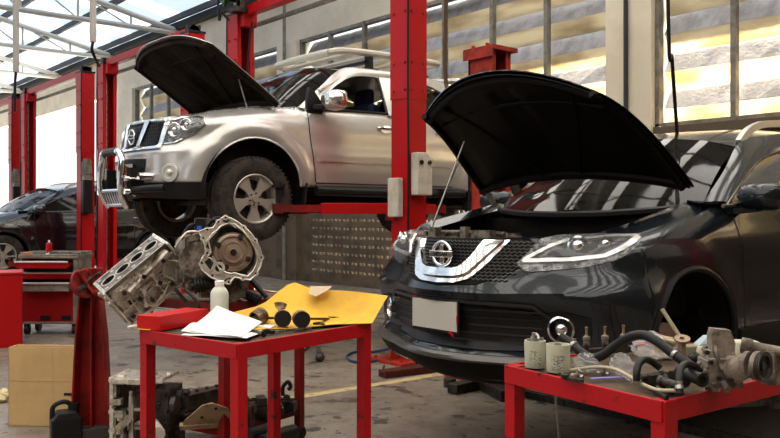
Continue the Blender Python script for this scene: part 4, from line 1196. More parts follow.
# ---- front
px = lambda pts: [S2.pix(a, b) for a, b in pts]
gt = [(-.50, 1.03), (0, 1.04), (.50, 1.03)]; gb = [(-.47, .82), (0, .81), (.47, .82)]
mb = MB(); patch(mb, S2, gt, gb, 24, 4, .002, .006); build('grille_backing', mb, M_BLKM, t)
mb = MB()
for k in range(34):
    u0 = -.52 + k*.032
    for (a, b) in (((u0, 1.025), (u0+.10, .825)), ((u0+.10, 1.025), (u0, .825))):
        if abs(b[0]) < .48 and abs(a[0]) < .48: ribbon(mb, S2, [a, b], .005, .006, .012, sub=2)
build('grille_mesh', mb, mat('gunmetal', (.06, .06, .06), .3, .8), t, 0)
mb = MB()
for sg in (1, -1):
    patch(mb, S2, [(sg*.27, 1.05), (sg*.17, .80)], [(sg*.19, 1.05), (sg*.11, .80)], 8, 2, .004, .03)
    patch(mb, S2, [(sg*.56, 1.05), (sg*.51, .80)], [(sg*.50, 1.05), (sg*.46, .80)], 8, 2, .004, .025)
ribbon(mb, S2, [(-.51, .80), (0, .795), (.51, .80)], .025, .004, .025); ribbon(mb, S2, [(-.55, 1.05), (0, 1.06), (.55, 1.05)], .018, .004, .02)
build('chrome_grille_surround', mb, M_CHROME, t, 30)
e = S2(0, .915, .035); mb = MB(); mb.tube([e + V((.068*math.cos(2*PI*i/28), 0, .064*math.sin(2*PI*i/28))) for i in range(28)], .010, 8, closed=True); mb.box(e + V((0, -.006, 0)), (.17, .014, .034)); bd = build('badge', mb, M_CHROME, t, bevel=.003)
text_mesh('badge_lettering', 'NISSAN', .030, M_BLK, bd, Matrix.Translation(e + V((0, -.0145, -.001))) @ Matrix.Rotation(PI/2, 4, 'X'), .001)
ht0 = px([(169, 121.5), (182, 117.5), (198, 116.5), (204, 118)]); hb0 = px([(163, 144), (175, 142.5), (194, 134), (206, 124.5)])
for sg in (1, -1):
    ht = [(sg*a, b) for a, b in ht0]; hb = [(sg*a, b) for a, b in hb0]
    mb = MB(); patch(mb, S2, ht, hb, 16, 6, -.02, .004); hl = build('headlamp', mb, mat('lamp housing', (.06, .06, .06), .2, .7, col2=(.26, .26, .26), scale=22), t)
    A, Bq, C_, D_ = [V((p[0], p[1], 0)) for p in (ht[0], ht[-1], hb[0], hb[-1])]
    def Q(a, b): p = A.lerp(Bq, a).lerp(C_.lerp(D_, a), b); return (p.x, p.y)
    mb = MB()
    for (a, b, r) in ((.27, .52, .066), (.58, .42, .055)):
        q = Q(a, b); c0 = S2(q[0], q[1], .004); ax = (S2(q[0], q[1], .02)-c0).normalized()
        mb.lathe([(r, 0), (r, .012), (r*.9, .016), (r*.5, .0)], c0, ax, 24); mb.sphere(c0 + ax*.003, r*.4, 12, 8)
    ribbon(mb, S2, ht + hb[::-1], .010, .003, .018, closed=True)
    build('reflector', mb, M_CHROME, hl)
    mb = MB(); patch(mb, S2, ht, hb, 16, 6, .022, .026); build('lamp_lens', mb, M_LENS, hl)
    q = px([(170, 172.5)])[0]; q = (sg*q[0], q[1]); c0 = S2(q[0], q[1], .001); ax = (S2(q[0], q[1], .02)-c0).normalized()
    mb = MB(); mb.lathe([(.085, 0), (.08, .010), (.058, .012), (.052, .003), (.0, .001)], c0, ax, 28); mb.sphere(c0 + ax*.0, .032, 12, 8, (1, 1, 1)); build('fog_lamp', mb, mat('satin silver', (.62, .6, .55), .35, .6), t)
# bumper opening, valance
mb = MB(); patch(mb, S2, [(-.34, .70), (0, .71), (.34, .70)], [(-.30, .49), (0, .485), (.30, .49)], 16, 4, .0, .012); build('bumper_opening', mb, M_BLK, t)
mb = MB(); mb.box(S2(0, .60, .03), (.36, .01, .12)); build('number_plate', mb, mat('blank grey plate', (.52, .50, .45), .5), t, smooth=0)
mb = MB()
for sg in (1, -1):
    patch(mb, S2, [(sg*a, .485) for a in (.02, .4, .7, .85, .98)], [(sg*a, b) for a, b in ((.02, .36), (.4, .35), (.7, .34), (.85, .34), (.96, .34))], 20, 3, -.06, .004)
build('valance', mb, M_BLK, t)
# bull bar
mb = MB()
for sg in (1, -1):
    mb.tube(cat([(sg*.12, -.06, .765), (sg*.18, -.06, .76), (sg*.23, -.05, .70), (sg*.24, -.06, .58), (sg*.235, -.06, .44), (sg*.22, -.03, .34), (sg*.20, .01, .27)], 5), .032, 10)
    mb.prism([(-.0, .36), (-.10, .42), (-.10, .64), (-.0, .60)], (sg*.25, .06, 0), (0, 1, 0), (0, 0, 1), (sg*.012, 0, 0))
mb.tube([(-.21, -.01, .29), (.21, -.01, .29)], .018); mb.tube([(-.23, -.06, .42), (.23, -.06, .42)], .018)
for k in range(7): x = -.165 + k*.055; mb.bar((x, -.055, .42), (x, -.01, .295), .022, .010)
bb_ = build('bull_bar', mb, M_CHROME, t, 40)
mb = MB(); mb.tube(cat([(-.14, -.06, .765), (-.08, -.06, .77), (.08, -.06, .77), (.14, -.06, .765)], 4), .036, 10); build('bar_pad', mb, M_RUB, bb_)
mb = MB()
for sg in (1, -1):
    mb.b2((min(sg*.24, sg*.30), -.0, .38), (max(sg*.24, sg*.30), .12, .62))
    mb.tube([(sg*.30, .02, .42), (sg*.48, .07, .43), (sg*.62, .17, .435)], .032, 10)
build('winch_mount', mb, M_BLK, bb_)
mb = MB()
for sg in (1, -1):
    for z in (.41, .52): mb.cyl((sg*.31, -.02, z), (sg*.31, -.06, z), .028, n=16); mb.cyl((sg*.31, .10, z), (sg*.31, -.03, z), .015, n=10)
    mb.cyl((sg*.40, .16, .54), (sg*.40, .03, .54), .036, n=20)
build('bar_knob', mb, M_CHROME, bb_)
# ================================================================== WORKSHOP THINGS
CR = math.atan2(RT.y, RT.x)          # rotation that turns local x towards camera-right
def T3(o, ux, uy, uz):
    m = Matrix.Identity(4)
    for i in range(3): m[i][0] = ux[i]; m[i][1] = uy[i]; m[i][2] = uz[i]; m[i][3] = o[i]
    return m
def bx(mb, lo, hi): return mb.b2(lo, hi)
def one(name, mb, m, label, cat_, org, group=None, **k): return mesh_thing(name, mb, m, label, cat_, org, group, **k)

# ---- grey tool cabinet with red drawers
base = onz(49, 335, 0)
t = thing('tool_cabinet', 'grey rolling tool cabinet with red drawers pulled open, tools on top', 'tool cabinet', base, CR)
W_, Dp, Hh = .66, .42, .96
mb = MB(); bx(mb, (-.33, 0, .12), (-.30, Dp, .93)); bx(mb, (.27, 0, .12), (.33, Dp, .93)); bx(mb, (-.33, Dp-.02, .12), (.33, Dp, .93)); bx(mb, (-.30, .01, .12), (.27, Dp, .15)); bx(mb, (-.34, -.02, .86), (.34, Dp+.01, .89))
bx(mb, (-.34, -.02, .89), (.34, 0, .905)); bx(mb, (-.34, Dp-.01, .89), (.34, Dp+.01, .905)); bx(mb, (-.34, 0, .89), (-.32, Dp, .905)); bx(mb, (.32, 0, .89), (.34, Dp, .905))
build('body', mb, M_GREYM, t, smooth=0, bevel=.005)
for z0, h, pull, mm in ((.76, .08, .16, M_DRED), (.63, .08, .02, M_DRED), (.50, .10, .10, M_GREYM)):
    mb = MB(); bx(mb, (-.30, -pull, z0), (.26, -pull+.015, z0+h)); bx(mb, (-.29, -pull, z0), (-.28, .2, z0+h-.02)); bx(mb, (.24, -pull, z0), (.25, .2, z0+h-.02)); bx(mb, (-.29, -pull, z0), (.25, .2, z0+.01))
    d = build('drawer', mb, mm, t, smooth=0)
    mb = MB(); bx(mb, (-.31, -pull-.025, z0+h-.02), (.27, -pull+.02, z0+h)); build('drawer_rim', mb, mat('satin silver', (.62, .6, .55), .35, .6), d, smooth=0, bevel=.004)
mb = MB(); bx(mb, (-.30, .01, .15), (.27, .03, .50)); d = build('lower_panel', mb, mat('dull red panel', (.26, .006, .006), .4), t, smooth=0)
mb = MB(); bx(mb, (-.10, -.001, .17), (.01, .012, .22)); build('vent', mb, M_BLK, d, smooth=0)
mb = MB(); bx(mb, (.14, -.001, .17), (.24, .012, .22)); build('vent', mb, M_BLK, d, smooth=0)
for x in (-.27, .27):
    for y in (.06, .36):
        mb = MB(); mb.cyl((x-.02, y, .055), (x+.02, y, .055), .055, n=18); bx(mb, (x-.03, y-.02, .06), (x+.03, y+.02, .13)); build('caster', mb, M_RUB, t)
top = base + V((0, 0, .89)); lx = RT; ly = D
def on_cab(x, y, z=0): return top + lx*x + ly*y + V((0, 0, z))
p = on_cab(-.04, .10); mb = MB(); mb.cyl(p, p+V((0,0,.135)), .033, n=20); mb.cyl(p+V((0,0,.135)), p+V((0,0,.15)), .033, .016, n=20); 
t = thing('spray_can', 'small red spray can standing on the tool cabinet', 'spray can', p)
mb.v = [q-p for q in mb.v]; build('can', mb, M_DRED, t); mb = MB(); mb.cyl((0,0,.15), (0,0,.175), .012, n=12); build('nozzle', mb, M_WHITE, t)
rr = random.Random(5)
tl = ['steel wrench lying at the left end of the cabinet top', 'steel wrench lying in front of the red spray can', 'steel ratchet lying just right of the red spray can', 'long steel socket bar on the middle of the cabinet top', 'steel spanner crossing others on the cabinet top', 'steel spanner near the right end of the cabinet top', 'short steel tool at the right rear of the cabinet top', 'orange handled screwdriver at the left end of the cabinet top']
for i, lb in enumerate(tl):
    x = [-.24, -.10, .06, .12, .20, .27, .26, -.27][i]; y = [.16, .03, .10, .22, .14, .08, .30, .06][i]; a = [.3, -.2, .5, .1, -.5, .35, -.2, .6][i]; L_ = [.16, .18, .16, .2, .18, .15, .12, .15][i]
    c = on_cab(x, y, .012 + .012*(i % 3)); d_ = (lx*math.cos(a) + ly*math.sin(a)); sd = V((-d_.y, d_.x, 0)); mb = MB()
    if i == 7:
        mb.cyl(c-d_*.05, c+d_*.03, .015, n=10); t = thing('screwdriver', lb, 'screwdriver', c, 0, 'hand tools on the tool cabinet'); mb.v = [q-c for q in mb.v]; build('grip', mb, mat('orange grip', (.6, .15, .02), .4), t); mb = MB(); mb.cyl(d_*.03, d_*.12, .004, n=8); build('shaft', mb, M_STEEL, t)
    else:
        mb.bar(c-d_*L_/2, c+d_*L_/2, .018, .010); mb.lathe([(.010, -.008), (.026, -.008), (.026, .008), (.010, .008)], c-d_*L_/2, (0,0,1), 14, closed=True)
        mb.prism([(-.02, -.02), (.03, -.028), (.03, -.012), (.008, 0), (.03, .012), (.03, .028), (-.02, .02)], c+d_*L_/2-V((0,0,.008)), d_, sd, (0,0,.016))
        one('wrench', mb, M_CHROME if i % 2 else M_STEEL, lb, 'wrench', c, 'hand tools on the tool cabinet')
# ---- plain red cabinet at the left edge
c = onz(22, 347, 0)
t = thing('red_cabinet', 'plain bright red steel cabinet at the left edge, left of the grey tool cabinet', 'cabinet', c, CR + .40)
mb = MB(); bx(mb, (-.8, 0, .0), (0, .5, .74)); build('body', mb, M_DRED, t, smooth=0, bevel=.012)
mb = MB(); bx(mb, (-.82, -.01, .74), (.01, .51, .765)); build('lid', mb, M_DRED, t, smooth=0, bevel=.006)
# ---- cardboard box
c = onz(8.5, 426, 0); wv = .50; dv = .10; hv = .505
t = thing('cardboard_box', 'open brown cardboard box standing on the floor left of the red stand', 'box', c, CR - .06)
mb = MB(); th = .006
bx(mb, (0, 0, 0), (wv, th, hv)); bx(mb, (0, dv-th, 0), (wv, dv, hv)); bx(mb, (0, 0, 0), (th, dv, hv)); bx(mb, (wv-th, 0, 0), (wv, dv, hv)); bx(mb, (0, 0, 0), (wv, dv, th))
bx(mb, (.0, -.003, hv*.575), (wv, 0, hv*.58)); bx(mb, (.288, -.002, 0), (.291, 0, hv))
build('carton', mb, M_CARD, t, smooth=0)
mb = MB(); mb.add([(0, dv, hv), (wv, dv, hv), (wv-.02, dv+.03, hv-.05), (.02, dv+.03, hv-.05), (0, dv+th, hv), (wv, dv+th, hv), (wv-.02, dv+.03+th, hv-.05), (.02, dv+.03+th, hv-.05)], [(0,1,2,3), (7,6,5,4), (0,4,5,1), (1,5,6,2), (2,6,7,3), (3,7,4,0)]); build('flap', mb, M_CARD, t, smooth=0)
mb = MB(); bx(mb, (.365, -.004, .20), (.43, -.001, .216)); build('printed_mark', mb, M_BLK, t, smooth=0)
# ---- crumpled paper at the left edge
c = onz(2, 402, 0); mb = MB(); mb.sphere(c + V((0,0,.045)), .06, 10, 7, (1.1, .9, .75)); rr = random.Random(2); mb.v = [q + V((rr.uniform(-.012,.012), rr.uniform(-.012,.012), max(-q.z, rr.uniform(-.012,.012)))) for q in mb.v]
one('crumpled_paper', mb, mat('pale yellow paper', (.62, .52, .3), .8), 'crumpled pale yellow paper on the floor at the left edge', 'paper', c, smooth=0)
# ---- black jerrycan
c = onz(66, 447, 0)
t = thing('jerrycan', 'black plastic jerrycan on the floor in front of the cardboard box', 'jerrycan', c, CR + .5)
mb = MB(); bx(mb, (-.085, -.06, 0), (.085, .06, .17)); mb.add([(-.085,-.06,.17), (.085,-.06,.17), (.085,.06,.17), (-.085,.06,.17), (-.05,-.05,.215), (.05,-.05,.215), (.05,.05,.215), (-.05,.05,.215)], [(0,1,5,4), (1,2,6,5), (2,3,7,6), (3,0,4,7), (4,5,6,7)])
build('body', mb, M_BLK, t, smooth=30, bevel=.012)
mb = MB(); mb.tube(cat([(-.075, 0, .17), (-.07, 0, .24), (-.02, 0, .265), (.02, 0, .25), (.025, 0, .21)], 5), .014, 8); build('handle', mb, M_BLK, t)
mb = MB(); mb.cyl((.045, 0, .20), (.045, 0, .25), .028, n=16); mb.cyl((.045, 0, .235), (.045, 0, .255), .032, n=16); build('cap', mb, M_BLK, t)

# ---- engine stand
c = at(95, 455, 4.95); c.z = 0
t = thing('engine_stand', 'tapered dark red engine stand holding the tilted engine block', 'engine stand', c, CR)
k = 4.95/F
def sx(px_): return (px_-96)*k
def sz(py): return CAMH - (py-HZ)*k
mb = MB()
ol = [(sx(76), 0.09), (sx(77), sz(425)), (sx(82), sz(330)), (sx(86), sz(290)), (sx(86), sz(268)), (sx(104), sz(268)), (sx(105), sz(300)), (sx(109), sz(335)), (sx(112), sz(395)), (sx(118), 0.09)]
mb.prism(ol, (0, 0, 0), (1,0,0), (0,0,1), (0, .012, 0))
mb.prism([(sx(76), .09), (sx(77), sz(425)), (sx(82), sz(330)), (sx(86), sz(290)), (sx(88), sz(290)), (sx(84), sz(330)), (sx(79), .09)], (0, -.10, 0), (1,0,0), (0,0,1), (0, .1, 0))
mb.prism([(sx(94), .09), (sx(94), sz(268)), (sx(96), sz(268)), (sx(96), .09)], (0, -.055, 0), (1,0,0), (0,0,1), (0, .06, 0))
mb.prism([(sx(116), .09), (sx(110), sz(395)), (sx(107), sz(335)), (sx(103), sz(300)), (sx(105), sz(300)), (sx(109), sz(335)), (sx(112), sz(395)), (sx(118), .09)], (0, -.07, 0), (1,0,0), (0,0,1), (0, .075, 0))
build('upright', mb, mat('stand red paint', (0.27, 0.012, 0.010), 0.42, col2=(0.12, 0.012, 0.01), scale=4), t, smooth=0, bevel=.003)
mb = MB(); mb.bar((sx(74), -.12, .05), (sx(116), .03, .05), .10, .10); mb.bar((sx(98), .05, .05), (sx(98), .7, .05), .1, .08)
build('base_beam', mb, mat('dark grey steel beam', (.07, .062, .055), .5, .2), t, smooth=0, bevel=.005)
hc = V((sx(94), -.10, sz(281)))
mb = MB(); ax = V((.86, -.40, .30)).normalized(); mb.cyl(hc - ax*.04, hc - ax*.02, .088, n=28); mb.cyl(hc - ax*.075, hc - ax*.03, .06, n=20)
hd = build('mounting_head', mb, M_REDD, t)
q = ax.to_track_quat('Z', 'Y')
for k2 in range(4):
    a = k2*PI/2 + .5; p = hc + q @ V((.075*math.cos(a), .075*math.sin(a), 0)); mb = MB(); mb.bar(hc-ax*.01, p, .03, .016); mb.cyl(p-ax*.01, p + ax*.06, .010, n=10); build('mounting_arm', mb, M_REDW if k2 % 2 else M_DSTEEL, hd)

# ---- tilted engine block on the stand
sc_ = 4.62/4.3
def camvec(a): return RT*a[0] + UP*a[1] - D*a[2]
A_ = camvec((.285, .259, -.13))*sc_; B_ = camvec((-.114, 0, -.25))*sc_; C_ = camvec((.14, -.186, -.064))*sc_
La, Lb, Lc = A_.length, B_.length, C_.length
ex = A_.normalized(); vv_ = (-D - ex*(-D).dot(ex)).normalized(); pp_ = ex.cross(vv_) if (ex.cross(vv_)).z > 0 else vv_.cross(ex); th_ = math.radians(29); ez = (vv_*math.sin(th_) + pp_*math.cos(th_)).normalized(); ey = ez.cross(ex); La, Lb, Lc = .42, .235, .245     # ey points away from us
N0 = at(105, 293, 4.55)
org = N0 - ez*Lc
t = thing('engine_block', 'tilted bare aluminium engine block with four open cylinder bores, bolted to the stand', 'engine block', org)
Mx = T3((0,0,0), ex, ey, ez)
def plate_holes(mb, x0, x1, y0, y1, z0, z1, n, r, seg=32):
    """plate with n round holes along x"""
    w_ = (x1-x0)/n
    for i in range(n):
        cx, cy = x0 + (i+.5)*w_, (y0+y1)/2; ring = []; out = []
        for k in range(seg):
            a = 2*PI*k/seg; ca, sa = math.cos(a), math.sin(a)
            ring.append((cx + r*ca, cy + r*sa)); m_ = max(abs(ca)/(w_/2), abs(sa)/((y1-y0)/2)); out.append((cx + ca/m_, cy + sa/m_))
        vs = [(x, y, z1) for x, y in ring] + [(x, y, z1) for x, y in out] + [(x, y, z0) for x, y in ring] + [(x, y, z0) for x, y in out]
        fs = []
        for k in range(seg):
            j = (k+1) % seg
            fs += [(k, j, seg+j, seg+k), (2*seg+k, 3*seg+k, 3*seg+j, 2*seg+j), (k, 2*seg+k, 2*seg+j, j)]
        mb.add(vs, fs)
mb = MB(Mx); dk = .02
bx(mb, (0, 0, .06), (La, .012, Lc-dk)); bx(mb, (0, Lb-.012, .06), (La, Lb, Lc-dk)); bx(mb, (0, 0, .06), (.012, Lb, Lc-dk)); bx(mb, (La-.012, 0, .06), (La, Lb, Lc-dk)); bx(mb, (0, 0, .05), (La, Lb, .09))
mb.prism([(-.025, .0), (Lb+.025, .0), (Lb+.0, .11), (0, .11)], (.01, 0, 0), (0,1,0), (0,0,1), (La-.02, 0, 0))
greeble(mb, (.0, 0, .02), (La, Lb, Lc-.03), 46, 'y', (.03, .075), (.008, .03), 3)
greeble(mb, (.0, 0.01, .02), (La, Lb-.01, Lc-.03), 26, 'x', (.03, .06), (.006, .03), 8)
mb.tube([(.10, -.016, Lc-.085), (La-.02, -.022, Lc-.045)], .027, 12)
for i in range(7): x = .04 + i*(La-.06)/6; mb.bar((x, -.006, .03), (x+.02*(i % 2), -.006, Lc-.04), .012, .022, (0,1,0))
mb.bar((.02, -.01, .14), (La-.02, -.01, .12), .02, .014); mb.bar((.05, -.012, .20), (.22, -.012, .11), .014, .02)
build('casting', mb, M_ALU, t, 30)
rr = random.Random(11)
for i in range(30):
    x = rr.uniform(.03, La-.06); z = rr.uniform(.03, Lc-.07); w2 = rr.uniform(.02, .05); h2 = rr.uniform(.015, .04); mb = MB(Mx); mb.b2((x, -.0035, z), (x+w2, .0, z+h2)); build('recess_shade', mb, M_DSTEEL, t, 0)  # dark proud plates paint shaded hollows onto the casting side
mb = MB(Mx)
for x in (.07, .155, .24, .325): mb.bar((x, -.012, .02), (x+.015, -.006, Lc-.03), .007, .02, (0,1,0))
mb.bar((.0, -.012, .085), (La, -.012, .105), .008, .012); mb.bar((.0, -.010, .165), (La*.6, -.010, .175), .007, .012)
build('bright_rib', mb, M_ALUB, t, 0)
mb = MB(Mx); plate_holes(mb, .012, La-.012, .025, Lb-.025, Lc-dk, Lc, 4, min((La-.03)/8*.84, Lb*.38)); bx(mb, (0, 0, Lc-dk), (La, .025, Lc)); bx(mb, (0, Lb-.025, Lc-dk), (La, Lb, Lc)); bx(mb, (0, .02, Lc-dk), (.012, Lb-.02, Lc)); bx(mb, (La-.012, .02, Lc-dk), (La, Lb-.02, Lc))
deck = build('deck_face', mb, M_ALUD, t, 30)
mb = MB(Mx); w_ = (La-.024)/4; rb = min((La-.03)/8*.84, Lb*.38)
for i in range(4):
    cx = .012 + (i+.5)*w_; mb.lathe([(rb, 0), (rb+.006, 0), (rb+.006, .004), (rb, .004)], (cx, Lb/2, Lc), (0,0,1), 32, closed=True)
for y in (.004, Lb-.004): mb.bar((0, y, Lc+.001), (La, y, Lc+.001), .008, .006)
for x in (.004, La-.004): mb.bar((x, 0, Lc+.001), (x, Lb, Lc+.001), .008, .006)
for i in range(5):
    for y in (.035, Lb-.035): mb.lathe([(.005, 0), (.012, 0), (.012, .004), (.005, .004)], (.012 + i*w_ + (.012 if i == 0 else -.012 if i == 4 else 0), y, Lc), (0,0,1), 12, closed=True)
build('machined_rim', mb, M_ALUB, deck, 30)
for i in range(4):
    cx = .012 + (i+.5)*w_; mb = MB(Mx); mb.lathe([(rb, 0), (rb, -.13), (0, -.13)], (cx, Lb/2, Lc), (0,0,1), 28); build('cylinder_bore', mb, mat('dark bore steel', (.05, .045, .04), .3, .8), t)
mb = MB(Mx)
# front and rear flanges with bright rim
for x0, x1, gr in ((-.012, .0, .012), (La, La+.014, .03)):
    mb.prism([(-gr, Lc*.3), (-gr, Lc), (Lb+gr, Lc), (Lb+gr, .12), (Lb+.05, .02), (Lb*.6, -.035), (Lb*.3, -.035), (-.05, .02), (-.05, .10)], (x0, 0, 0), (0,1,0), (0,0,1), (x1-x0, 0, 0))
bx(mb, (0, -.035, -.005), (La, Lb+.035, .012))
build('flange', mb, M_ALUB, t, 0, bevel=.003)
mb = MB(Mx); pts = [(.12, .05), (.16, .12), (.15, .17), (.20, .19), (.25, .17), (.245, .10), (.29, .06), (.22, .02), (.15, .02)]
mb.tube([(x, -.035, z) for x, z in pts], .008, 6, closed=True)
for x, z in pts: mb.cyl((x, -.0, z), (x, -.045, z), .013, n=10)
mb.tube([(x, -.03, z) for x, z in [(.33, .03), (.30, .12), (.36, .18), (.41, .12), (.40, .04)]], .007, 6, closed=True)
build('pump_flange', mb, M_ALUB, t)
for i in range(9):
    mb = MB(Mx); x = .03 + i*.045; z = (.05, .19, .10)[i % 3]; mb.cyl((x, -.0, z), (x, -.045, z), .010, n=8); mb.cyl((x, -.04, z), (x, -.05, z), .014, n=6); build('bolt', mb, M_DSTEEL, t, 30)

# ---- gearbox with open bell housing
TDep = 4.42
c = at(234, 251, TDep)
t = thing('gearbox', 'cast aluminium gearbox with round tan torque converter showing in its open bell housing', 'gearbox', c)
nz_ = (-D*.95 + RT*.28 + UP*.06).normalized(); nx_ = (RT - nz_*RT.dot(nz_)).normalized(); ny_ = nz_.cross(nx_)
Mg = T3((0,0,0), nx_, ny_, nz_); kk = TDep/F
OL = [(225, 216), (234, 220), (243.5, 226.5), (250, 233), (255, 240), (259, 248), (261.5, 257.5), (260, 266), (256, 274), (250, 280), (243, 279), (235, 277), (229, 284), (221, 281), (212, 277), (204, 270), (201, 264), (204, 258), (207.5, 253), (206, 245), (203, 238), (200, 232), (207, 229), (214, 228), (218, 221)]
OL2 = [((x-234)*kk*1.03, -(y-251)*kk) for x, y in OL]
IN2 = []
for x, y in OL:
    a = math.atan2(-(y-251), x-235); r = min(math.hypot(x-235, y-251)-4.0, 28.5)
    if 195 < x < 231 and y > 262: r = min(r, 23)
    IN2.append(((x-235)/max(math.hypot(x-235, y-251), 1)*r*kk + kk, -(y-251)/max(math.hypot(x-235, y-251), 1)*r*kk))
nO = len(OL2)
mb = MB(Mg)
vs = [(x, y, 0) for x, y in OL2] + [(x, y, 0) for x, y in IN2] + [(x, y, -.014) for x, y in OL2] + [(x*.93, y*.93, -.07) for x, y in IN2]
fs = []
for i in range(nO):
    j = (i+1) % nO; fs += [(i, j, nO+j, nO+i), (i, 2*nO+i, 2*nO+j, j), (nO+i, nO+j, 3*nO+j, 3*nO+i)]
mb.add(vs, fs)
mb.tube([(x, y, .002) for x, y in OL2], .0045, 6, closed=True); mb.tube([(x, y, .002) for x, y in IN2], .0045, 6, closed=True)
for i in range(0, nO, 2):
    x = (OL2[i][0]*.8+IN2[i][0]*.2); y = (OL2[i][1]*.8+IN2[i][1]*.2); mb.lathe([(.006, .0), (.015, .0), (.015, .006), (.006, .006)], (x, y, -.001), (0,0,1), 12, closed=True)
bfl = build('bell_flange', mb, M_ALUB, t, 40)
for i in range(0, nO, 2):
    x = (OL2[i][0]*.8+IN2[i][0]*.2); y = (OL2[i][1]*.8+IN2[i][1]*.2); mb = MB(Mg); mb.cyl((x, y, .003), (x, y, .0055), .0065, n=10); build('bolt_hole', mb, M_BLK, bfl)
mb = MB(Mg)
vs = [(x, y, -.01) for x, y in OL2] + [(x*.86-.01, y*.86, -.10) for x, y in OL2] + [(x*.62-.05, y*.62-.01, -.20) for x, y in OL2] + [(-.06, 0, -.20)]
fs = [(r*nO+i, (r+1)*nO+i, (r+1)*nO+(i+1) % nO, r*nO+(i+1) % nO) for r in range(2) for i in range(nO)] + [(2*nO+i, 3*nO, 2*nO+(i+1) % nO) for i in range(nO)]
mb.add(vs, fs)
for i in range(0, nO, 2): mb.bar((OL2[i][0]*.97, OL2[i][1]*.97, -.01), (OL2[i][0]*.80-.01, OL2[i][1]*.80, -.12), .012, .02)
build('bell_housing', mb, M_ALU, t, 35)
mb = MB(Mg); vs = [(x, y, -.068) for x, y in [(a*.95, b*.95) for a, b in IN2]]; mb.add(vs + [(x, y, -.08) for x, y, _ in vs], [tuple(range(nO)), tuple(range(2*nO-1, nO-1, -1))]); build('housing_floor', mb, M_DSTEEL, t, 0)
cc = ((233.5-234)*kk, -(252-251)*kk, -.04); s_ = .112
mb = MB(Mg); mb.lathe([(0, .040), (.018, .040), (.020, .032), (.046, .030), (.050, .036), (.058, .036), (.062, .022), (.078, .020), (.083, .030), (.095, .030), (.104, .022), (.110, .0), (.110, -.03)], cc, (0,0,1), 40)
cv = build('torque_converter', mb, M_CONV, t, 50)
for i in range(4):
    a = PI/4 + i*PI/2 + .35; p = V(cc) + V((.088*math.cos(a), .088*math.sin(a), .026)); mb = MB(Mg); mb.cyl(p, p+V((0,0,.018)), .010, n=6); mb.cyl(p, p+V((0,0,.008)), .015, n=12); build('stud', mb, M_DSTEEL, cv, 30)
mb = MB(Mg); mb.cyl(V(cc)+V((0,0,.035)), V(cc)+V((0,0,.062)), .008, n=10); mb.cyl(V(cc)+V((0,0,.035)), V(cc)+V((0,0,.045)), .016, n=14); build('hub', mb, M_DSTEEL, cv)
# side pocket with shaft hole
mb = MB(Mg); p = ((219-234)*kk, -(268-251)*kk, .0); mb.lathe([(.019, -.01), (.032, -.01), (.034, .010), (.019, .010)], p, (0,0,1), 22, closed=True); pk = build('shaft_seal', mb, M_ALUB, t)
mb = MB(Mg); mb.cyl(V(p) - V((0,0,.02)), V(p) + V((0,0,.004)), .019, n=20); build('seal_bore', mb, M_BLK, pk)
mb = MB(Mg)
for a, b_ in (((206, 243), (216, 232)), ((204, 262), (212, 274)), ((213, 256), (224, 277)), ((246, 236), (254, 242)), ((228, 222), (236, 228))): mb.bar(((a[0]-234)*kk, -(a[1]-251)*kk, .0), ((b_[0]-234)*kk, -(b_[1]-251)*kk, .0), .008, .02)
build('web', mb, M_ALUB, pk)
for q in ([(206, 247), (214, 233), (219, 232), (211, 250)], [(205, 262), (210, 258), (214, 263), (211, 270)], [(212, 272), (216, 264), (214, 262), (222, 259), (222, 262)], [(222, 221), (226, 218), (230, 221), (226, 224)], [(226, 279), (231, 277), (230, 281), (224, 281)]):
    mb = MB(Mg); mb.prism([((x-234)*kk, -(y-251)*kk) for x, y in q], (0, 0, .0015), (1,0,0), (0,1,0), (0, 0, .003)); build('pocket_shade', mb, M_DSTEEL, pk, 0)  # flat dark plates colour in the shade of the flange pockets
# main case behind
mb = MB(Mg); lo, hi = (-.25, -.17, -.36), (-.06, .06, -.12)
bx(mb, lo, hi); mb.cyl((-.24, .02, -.3), (-.10, .02, -.12), .075, .09, n=18); mb.cyl((-.22, -.12, -.3), (-.12, -.12, -.10), .06, .08, n=16); greeble(mb, lo, hi, 60, 'xYZZyZ', (.03, .08), (.01, .05), 12)
mb.cyl((-.18, -.05, -.16), (-.18, -.05, -.06), .10, n=24); mb.cyl((-.02, -.16, -.34), (-.02, -.16, -.12), .10, .12, n=22); bx(mb, (-.16, -.252, -.34), (.08, -.18, -.14))
mb.bar((-.24, .06, -.10), (-.10, .11, -.06), .03, .03)
build('gear_case', mb, M_ALUD, t, 30)
mb = MB(Mg)
for i in range(7): mb.cyl((-.20+.016*i, -.185+.002*i, -.07), (-.19+.016*i, -.184+.002*i, -.07), .045-.003*i, n=18)
mb.cyl((-.22, -.19, -.07), (-.06, -.17, -.07), .022, n=12); build('rubber_boot', mb, M_RUB, t)
mb = MB(Mg); mb.tube(cat([(-.27, .06, -.12), (-.22, .14, -.12), (-.14, .13, -.14), (-.10, .17, -.12), (-.06, .15, -.1)], 6), .010, 8); build('wiring_loom', mb, M_BLK, t)
mb = MB(Mg); mb.tube(cat([(-.30, .02, -.10), (-.24, .10, -.08), (-.16, .10, -.09)], 6), .007, 6); build('breather_pipe', mb, M_ALUB, t)
mb = MB(Mg); bx(mb, (-.20, .12, -.15), (-.14, .18, -.10)); bx(mb, (-.10, .14, -.18), (-.03, .19, -.12)); build('connector', mb, M_BLK, t, 0, bevel=.006)
mb = MB(Mg); bx(mb, (-.19, .115, -.09), (-.165, .135, -.07)); build('blue_plug', mb, mat('blue plug', (.02, .1, .45), .4), t, 0)
